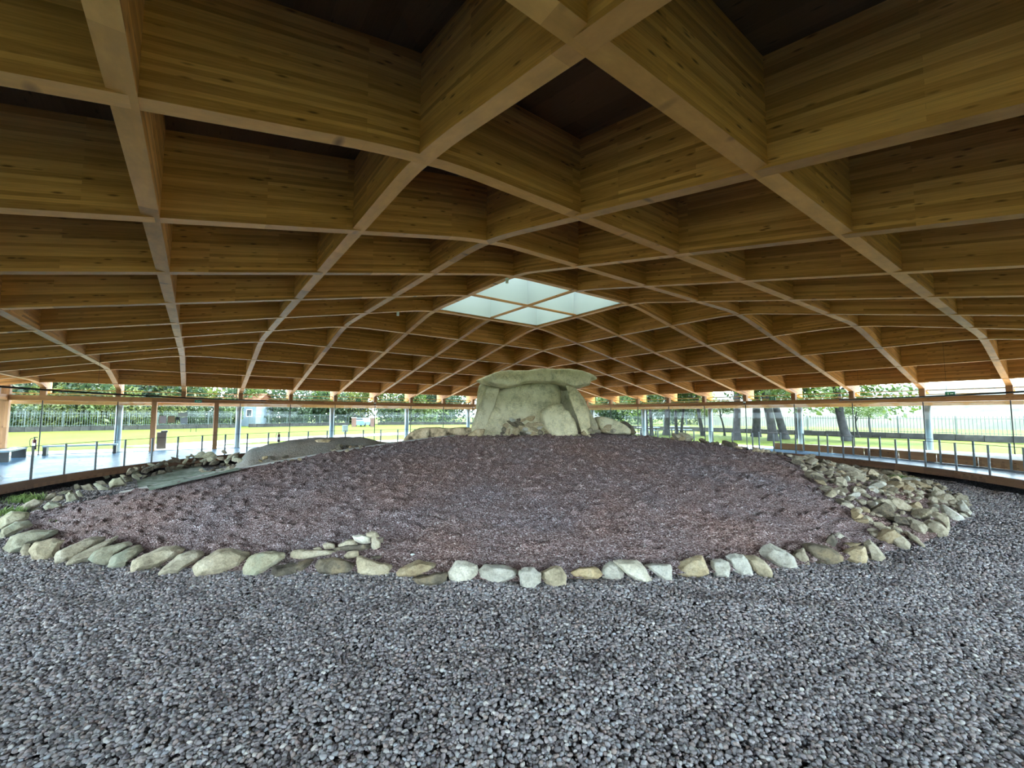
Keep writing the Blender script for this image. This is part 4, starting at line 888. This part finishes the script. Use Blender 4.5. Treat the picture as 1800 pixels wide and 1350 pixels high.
def tree(pos, top, r0, r1, crown, cz, cs, label, group, name='oak_tree', branches=3, seed=0, cat='tree'):
    rn = random.Random(seed); t_ = empty(name, (pos[0], pos[1], GZ)); tag(t_, label, cat, group)
    mb = MB(); n = 7; prev = None; b = Vector(top)
    pts = [Vector((b.x * u + 0.12 * math.sin(3 * u + seed), b.y * u + 0.1 * math.cos(4 * u + seed) - 0.1, b.z * u)) for u in [i / n for i in range(n + 1)]]
    for i in range(n):
        q0 = r0 * (1.35 if i == 0 else 1) + (r1 - r0) * i / n; q1 = r0 + (r1 - r0) * (i + 1) / n; mb.tube(pts[i], pts[i + 1], q0, q1, n=12, caps=False)
    mb.build('trunk', M['bark'], t_, True)
    for k in range(branches):
        a = rn.uniform(0, 6.28); st = pts[rn.randint(4, n)]; en = st + Vector((math.cos(a) * cs * 1.6, math.sin(a) * cs * 1.6, rn.uniform(.8, 2.0) * cs)); MB().tube(st, (st + en) / 2 + Vector((0, 0, .3)), r1 * .6, r1 * .4, n=7).tube((st + en) / 2 + Vector((0, 0, .3)), en, r1 * .4, r1 * .12, n=7).build('branch', M['bark'], t_, True)
    if crown is not None:
        o = link('crown', crown, None, t_); o.location = (b.x, b.y, b.z * cz); o.scale = (cs, cs, cs); o.rotation_euler = (0, 0, rn.uniform(0, 6.28))
    return t_
def gnd(px, py): p = on_z(px, py, GZ); return (p.x, p.y), (p - CAM).dot(FW)
OAK = [(1295, 774, 13, -2, 'thick dark oak trunk straight behind the round column'), (1327, 768, 14, 0, 'dark oak trunk with a broad foot between two others'), (1355, 775, 15, -8, 'wide oak trunk leaning with splayed foot'), (1375, 772, 13, -12, 'oak trunk leaning away from the splayed one'), (1234, 766, 7, -7, 'slim leaning oak trunk behind the crest cluster'), (1190, 763, 6, -3, 'thin grey trunk near the picnic tables'), (1198, 763, 5, 3, 'thin trunk forking near the picnic tables'), (1170, 765, 11, 1, 'bluish grey broad trunk beside the picnic table'), (1130, 766, 12, 0, 'broad grey trunk right behind the boulders'), (1142, 766, 6, 2, 'narrow trunk right beside the broad grey one'), (1400, 771, 8, 6, 'trunk half hidden by the steel column'), (1488, 775, 14, -13, 'stout oak trunk standing alone before the pale fence')]
for i, (px, py, w, lean, lb) in enumerate(OAK):
    pos, Z = gnd(px, py); r = 0.5 * w / F * Z; H_ = 5.2; dxm = lean / F * Z * (H_ / (58 / F * Z)) * 0.8
    tree(pos, (rh.x * dxm, rh.y * dxm, H_), r, r * .7, CROWN[i % 2 if i != 11 else 0], 1.12, 0.9 + 0.1 * (i % 3) if i != 11 else 1.15, lb, 'oak trees on the lawn', seed=i)
for i, (px, py, w, lean, H_, lb) in enumerate([(1270, 766, 3.6, -2, 2.6, 'young slender oak with a forked stem'), (1526, 767, 4, 6, 2.4, 'small oak with a wide low crown before the pale fence'), (1508, 769, 3, -4, 2.4, 'thin curved sapling beside the small low oak')]):
    pos, Z = gnd(px, py); r = 0.5 * w / F * Z; dxm = lean / F * Z * (H_ / (45 / F * Z))
    tree(pos, (rh.x * dxm, rh.y * dxm, H_), r, r * .6, CROWN[1], 1.05, 0.42, lb, 'young trees on the lawn', seed=40 + i)
rn = random.Random(3); FL = ['mid green woodland tree behind the fence', 'dark green woodland tree behind the fence', 'yellow green woodland tree behind the fence', 'dark green woodland tree behind the fence']; FGp = ['mid green woodland', 'dark green woodland', 'yellow green woodland', 'dark green woodland']
def woods(a, b, n, dep, k0=0, h=(5, 8)):
    a = Vector(a); b = Vector(b); nrm = Vector((-(b - a).y, (b - a).x)).normalized()
    if nrm.dot(Vector((1, 1))) < 0: nrm = -nrm
    for i in range(n):
        p = a + (b - a) * ((i + rn.uniform(.2, .8)) / n) + nrm * rn.uniform(5.0, dep); k = rn.choice((0, 1, 1, 2, 3)); H_ = rn.uniform(*h)
        tree((p.x, p.y), (rn.uniform(-.4, .4), rn.uniform(-.4, .4), H_), 0.16, 0.09, FOREST[k], rn.uniform(.42, .8), rn.uniform(.8, 1.15), FL[k], FGp[k], 'woodland_tree', 2, 60 + i + k0)
woods((-48, 52), (-5, 68), 26, 13); woods((-5, 70), (50, 78), 22, 14, 100); woods((52, 70), (78, 34), 12, 12, 200)
for i in range(26):
    u = (i + rn.random()) / 26; p = Vector((-46, 52.5)).lerp(Vector((-4, 68)), u) + Vector((0, rn.uniform(.8, 2.0))); k = rn.choice((0, 1, 3, 2))
    o = link('bush', FOREST[k], None); o.location = (p.x, p.y + 1.5, 1.5); o.scale = (.5, .5, .55); o.rotation_euler = (0, 0, rn.uniform(0, 6)); tag(o, ['mid green bush pressed against the picket fence', 'dark bush pressed against the picket fence', 'yellow green bush pressed against the picket fence', 'dark bush pressed against the picket fence'][k], 'bush', ['green bushes', 'dark bushes', 'yellow bushes', 'dark bushes'][k])
# far hills with woodland, on the right
def hills(name, dist, h, th0, th1, seed, m, label):
    vs, fs = [], []; n = 160; rows = 8
    for i in range(n + 1):
        th = R_(th0 + (th1 - th0) * i / n); c, s_ = math.sin(th), math.cos(th)
        top = h * (0.62 + 0.25 * noise.noise(Vector((i * 0.035, seed, 0))) + 0.07 * noise.noise(Vector((i * .35, seed, 3))) + 0.05 * noise.noise(Vector((i * 1.3, seed, 5))))
        for j in range(rows + 1):
            u = j / rows; r = dist + u * dist * .4; bump_ = 0.05 * h * noise.noise(Vector((i * .9, j * 1.7, seed))) if 0 < j else 0
            vs.append((CAM.x + c * r, CAM.y + s_ * r, -0.3 + top * math.sin(u * math.pi / 2) + bump_))
    for i in range(n):
        for j in range(rows): k = i * (rows + 1) + j; fs.append((k, k + rows + 1, k + rows + 2, k + 1))
    me = bpy.data.meshes.new(name); me.from_pydata(vs, [], fs); tag(link(name, me, m), label, 'hills', kind='structure')
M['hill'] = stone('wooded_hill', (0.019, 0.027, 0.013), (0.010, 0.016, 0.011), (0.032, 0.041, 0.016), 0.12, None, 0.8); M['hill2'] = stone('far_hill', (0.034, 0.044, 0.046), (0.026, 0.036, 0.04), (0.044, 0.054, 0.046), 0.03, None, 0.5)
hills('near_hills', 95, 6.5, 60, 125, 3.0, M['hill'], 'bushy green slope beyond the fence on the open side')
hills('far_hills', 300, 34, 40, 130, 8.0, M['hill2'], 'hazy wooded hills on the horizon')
# house by the gate
hp = at(432, 745, 76); hs = empty('house', (hp.x, hp.y, GZ), -0.64); tag(hs, 'pale blue house with red tiled roof beyond the fence', 'house')
M['bluewall'] = mat('pale_blue_render', (0.12, 0.16, 0.19), 0.8); M['tile'] = stone('red_tiles', (0.16, 0.07, 0.045), (0.13, 0.05, 0.035), (0.19, 0.095, 0.06), 1)
MB().box((0, 0, 2.2), (6.5, 5, 4.4)).build('walls', M['bluewall'], hs)
mb = MB(); 
for sy in (-1, 1): mb.quad((-3.7, sy * 2.9, 4.25), (3.7, sy * 2.9, 4.25), (3.7, 0, 5.8), (-3.7, 0, 5.8))
for sx in (-1, 1): mb.quad((sx * 3.3, -2.5, 4.4), (sx * 3.3, 2.5, 4.4), (sx * 3.3, 0, 5.75), (sx * 3.3, 0, 5.75))
mb.build('roof', M['tile'], hs)
for x in (-1.9, 0.2, 2.1):
    w_ = MB().box((x, -2.52, 2.3), (1.0, 0.06, 1.3)).build('window', M['white'], hs); MB().box((x, -2.56, 2.3), (0.8, 0.03, 1.1)).build('window_glass', M['dark'], w_)
# gate pillars and car
M['brick'] = stone('pillar_brick', (0.12, 0.07, 0.06), (0.1, 0.055, 0.045), (0.14, 0.09, 0.075), 2)
for px, lb in ((622, 'reddish gate pillar beside the dark hedge'), (655, 'reddish gate pillar beside the pale notice post')):
    p = at(px, 748, 72); g = empty('gate_pillar', (p.x, p.y, GZ)); tag(g, lb, 'pillar'); MB().box((0, 0, 0.75), (0.6, 0.6, 1.5)).build('shaft', M['brick'], g); MB().box((0, 0, 1.54), (0.75, 0.75, 0.1)).build('cap', M['concrete'], g)
p = at(638, 748, 76); cr = empty('car', (p.x, p.y, GZ), -0.64); tag(cr, 'light blue car parked beyond the gate pillars', 'car'); M['carblue'] = mat('car_paint', (0.09, 0.15, 0.21), 0.25)
mb = MB(); prof = [(-.85, .25), (-.9, .8), (-.75, 1.0), (-.6, 1.42), (-.3, 1.52), (.3, 1.52), (.6, 1.42), (.75, 1.0), (.9, .8), (.85, .25)]
for (y0_, y1_) in ((-2, 2),):
    for i in range(len(prof) - 1): mb.quad((prof[i][0], y0_ + (0.4 if prof[i][1] > 1 else 0), prof[i][1]), (prof[i + 1][0], y0_ + (0.4 if prof[i + 1][1] > 1 else 0), prof[i + 1][1]), (prof[i + 1][0], y1_ - (0.6 if prof[i + 1][1] > 1 else 0), prof[i + 1][1]), (prof[i][0], y1_ - (0.6 if prof[i][1] > 1 else 0), prof[i][1]))
for i in range(1, len(prof) // 2 + 0):
    j = len(prof) - 1 - i
    for yy, f0 in ((-2, 1), (2, -1)): 
        a, b = prof[i - 1], prof[i]; c_, d_ = prof[j], prof[j + 1]; oy = lambda q: (yy + f0 * (0.4 if q[1] > 1 else 0)) if f0 > 0 else (yy - (0.6 if q[1] > 1 else 0))
        mb.quad((a[0], oy(a), a[1]), (b[0], oy(b), b[1]), (c_[0], oy(c_), c_[1]), (d_[0], oy(d_), d_[1]))
mb.build('body', M['carblue'], cr)
MB().box((0, -1.83, 1.2), (1.2, 0.04, 0.34)).build('rear_window', M['dark'], cr)
for sx in (-1, 1):
    for y in (-1.3, 1.3): MB().tube((sx * .72, y, .32), (sx * .9, y, .32), .32, n=16).build('wheel', M['dark'], cr)
# litter bin by the door, notice post, picnic tables
pos, Z = gnd(283, 791); M['binbrown'] = mat('bin_brown', (0.04, 0.026, 0.022), 0.6); b = empty('litter_bin', (pos[0], pos[1], GZ + .02)); tag(b, 'tall brown litter bin outside the entrance door', 'bin'); MB().box((0, 0, 0.5), (0.4, 0.4, 0.9)).build('bin_body', M['binbrown'], b); MB().box((0.1, 0, 0.99), (0.28, 0.4, 0.1)).build('lid', M['dark'], b)
pos, Z = gnd(606, 768); b = empty('litter_bin', (pos[0], pos[1], GZ)); tag(b, 'small blue grey bin on the lawn by the path', 'bin'); MB().box((0, 0, 0.75), (0.4, 0.4, 0.6)).build('bin_body', M['fence'], b); MB().box((0, 0, 0.22), (0.08, 0.08, 0.45)).build('stand', M['dark'], b)
for i, (px, py, lb) in enumerate(((1140, 764, 'grey picnic table behind the broad trunk'), (1193, 762, 'grey picnic table between the thin trunks'))):
    pos, Z = gnd(px, py); t_ = empty('picnic_table', (pos[0], pos[1], GZ), -0.5); tag(t_, lb, 'table', 'picnic tables'); st = M['steel']
    MB().box((0, 0, 0.74), (2.2, 0.8, 0.07)).build('table_top', st, t_)
    for sy in (-1, 1): MB().box((0, sy * 0.75, 0.44), (2.2, 0.3, 0.06)).build('seat', st, t_)
    for sx in (-1, 1): MB().box((sx * .8, 0, 0.36), (0.1, 0.12, 0.72)).box((sx * .8, 0, 0.40), (0.08, 1.6, 0.07)).build('leg', M['dark'], t_)
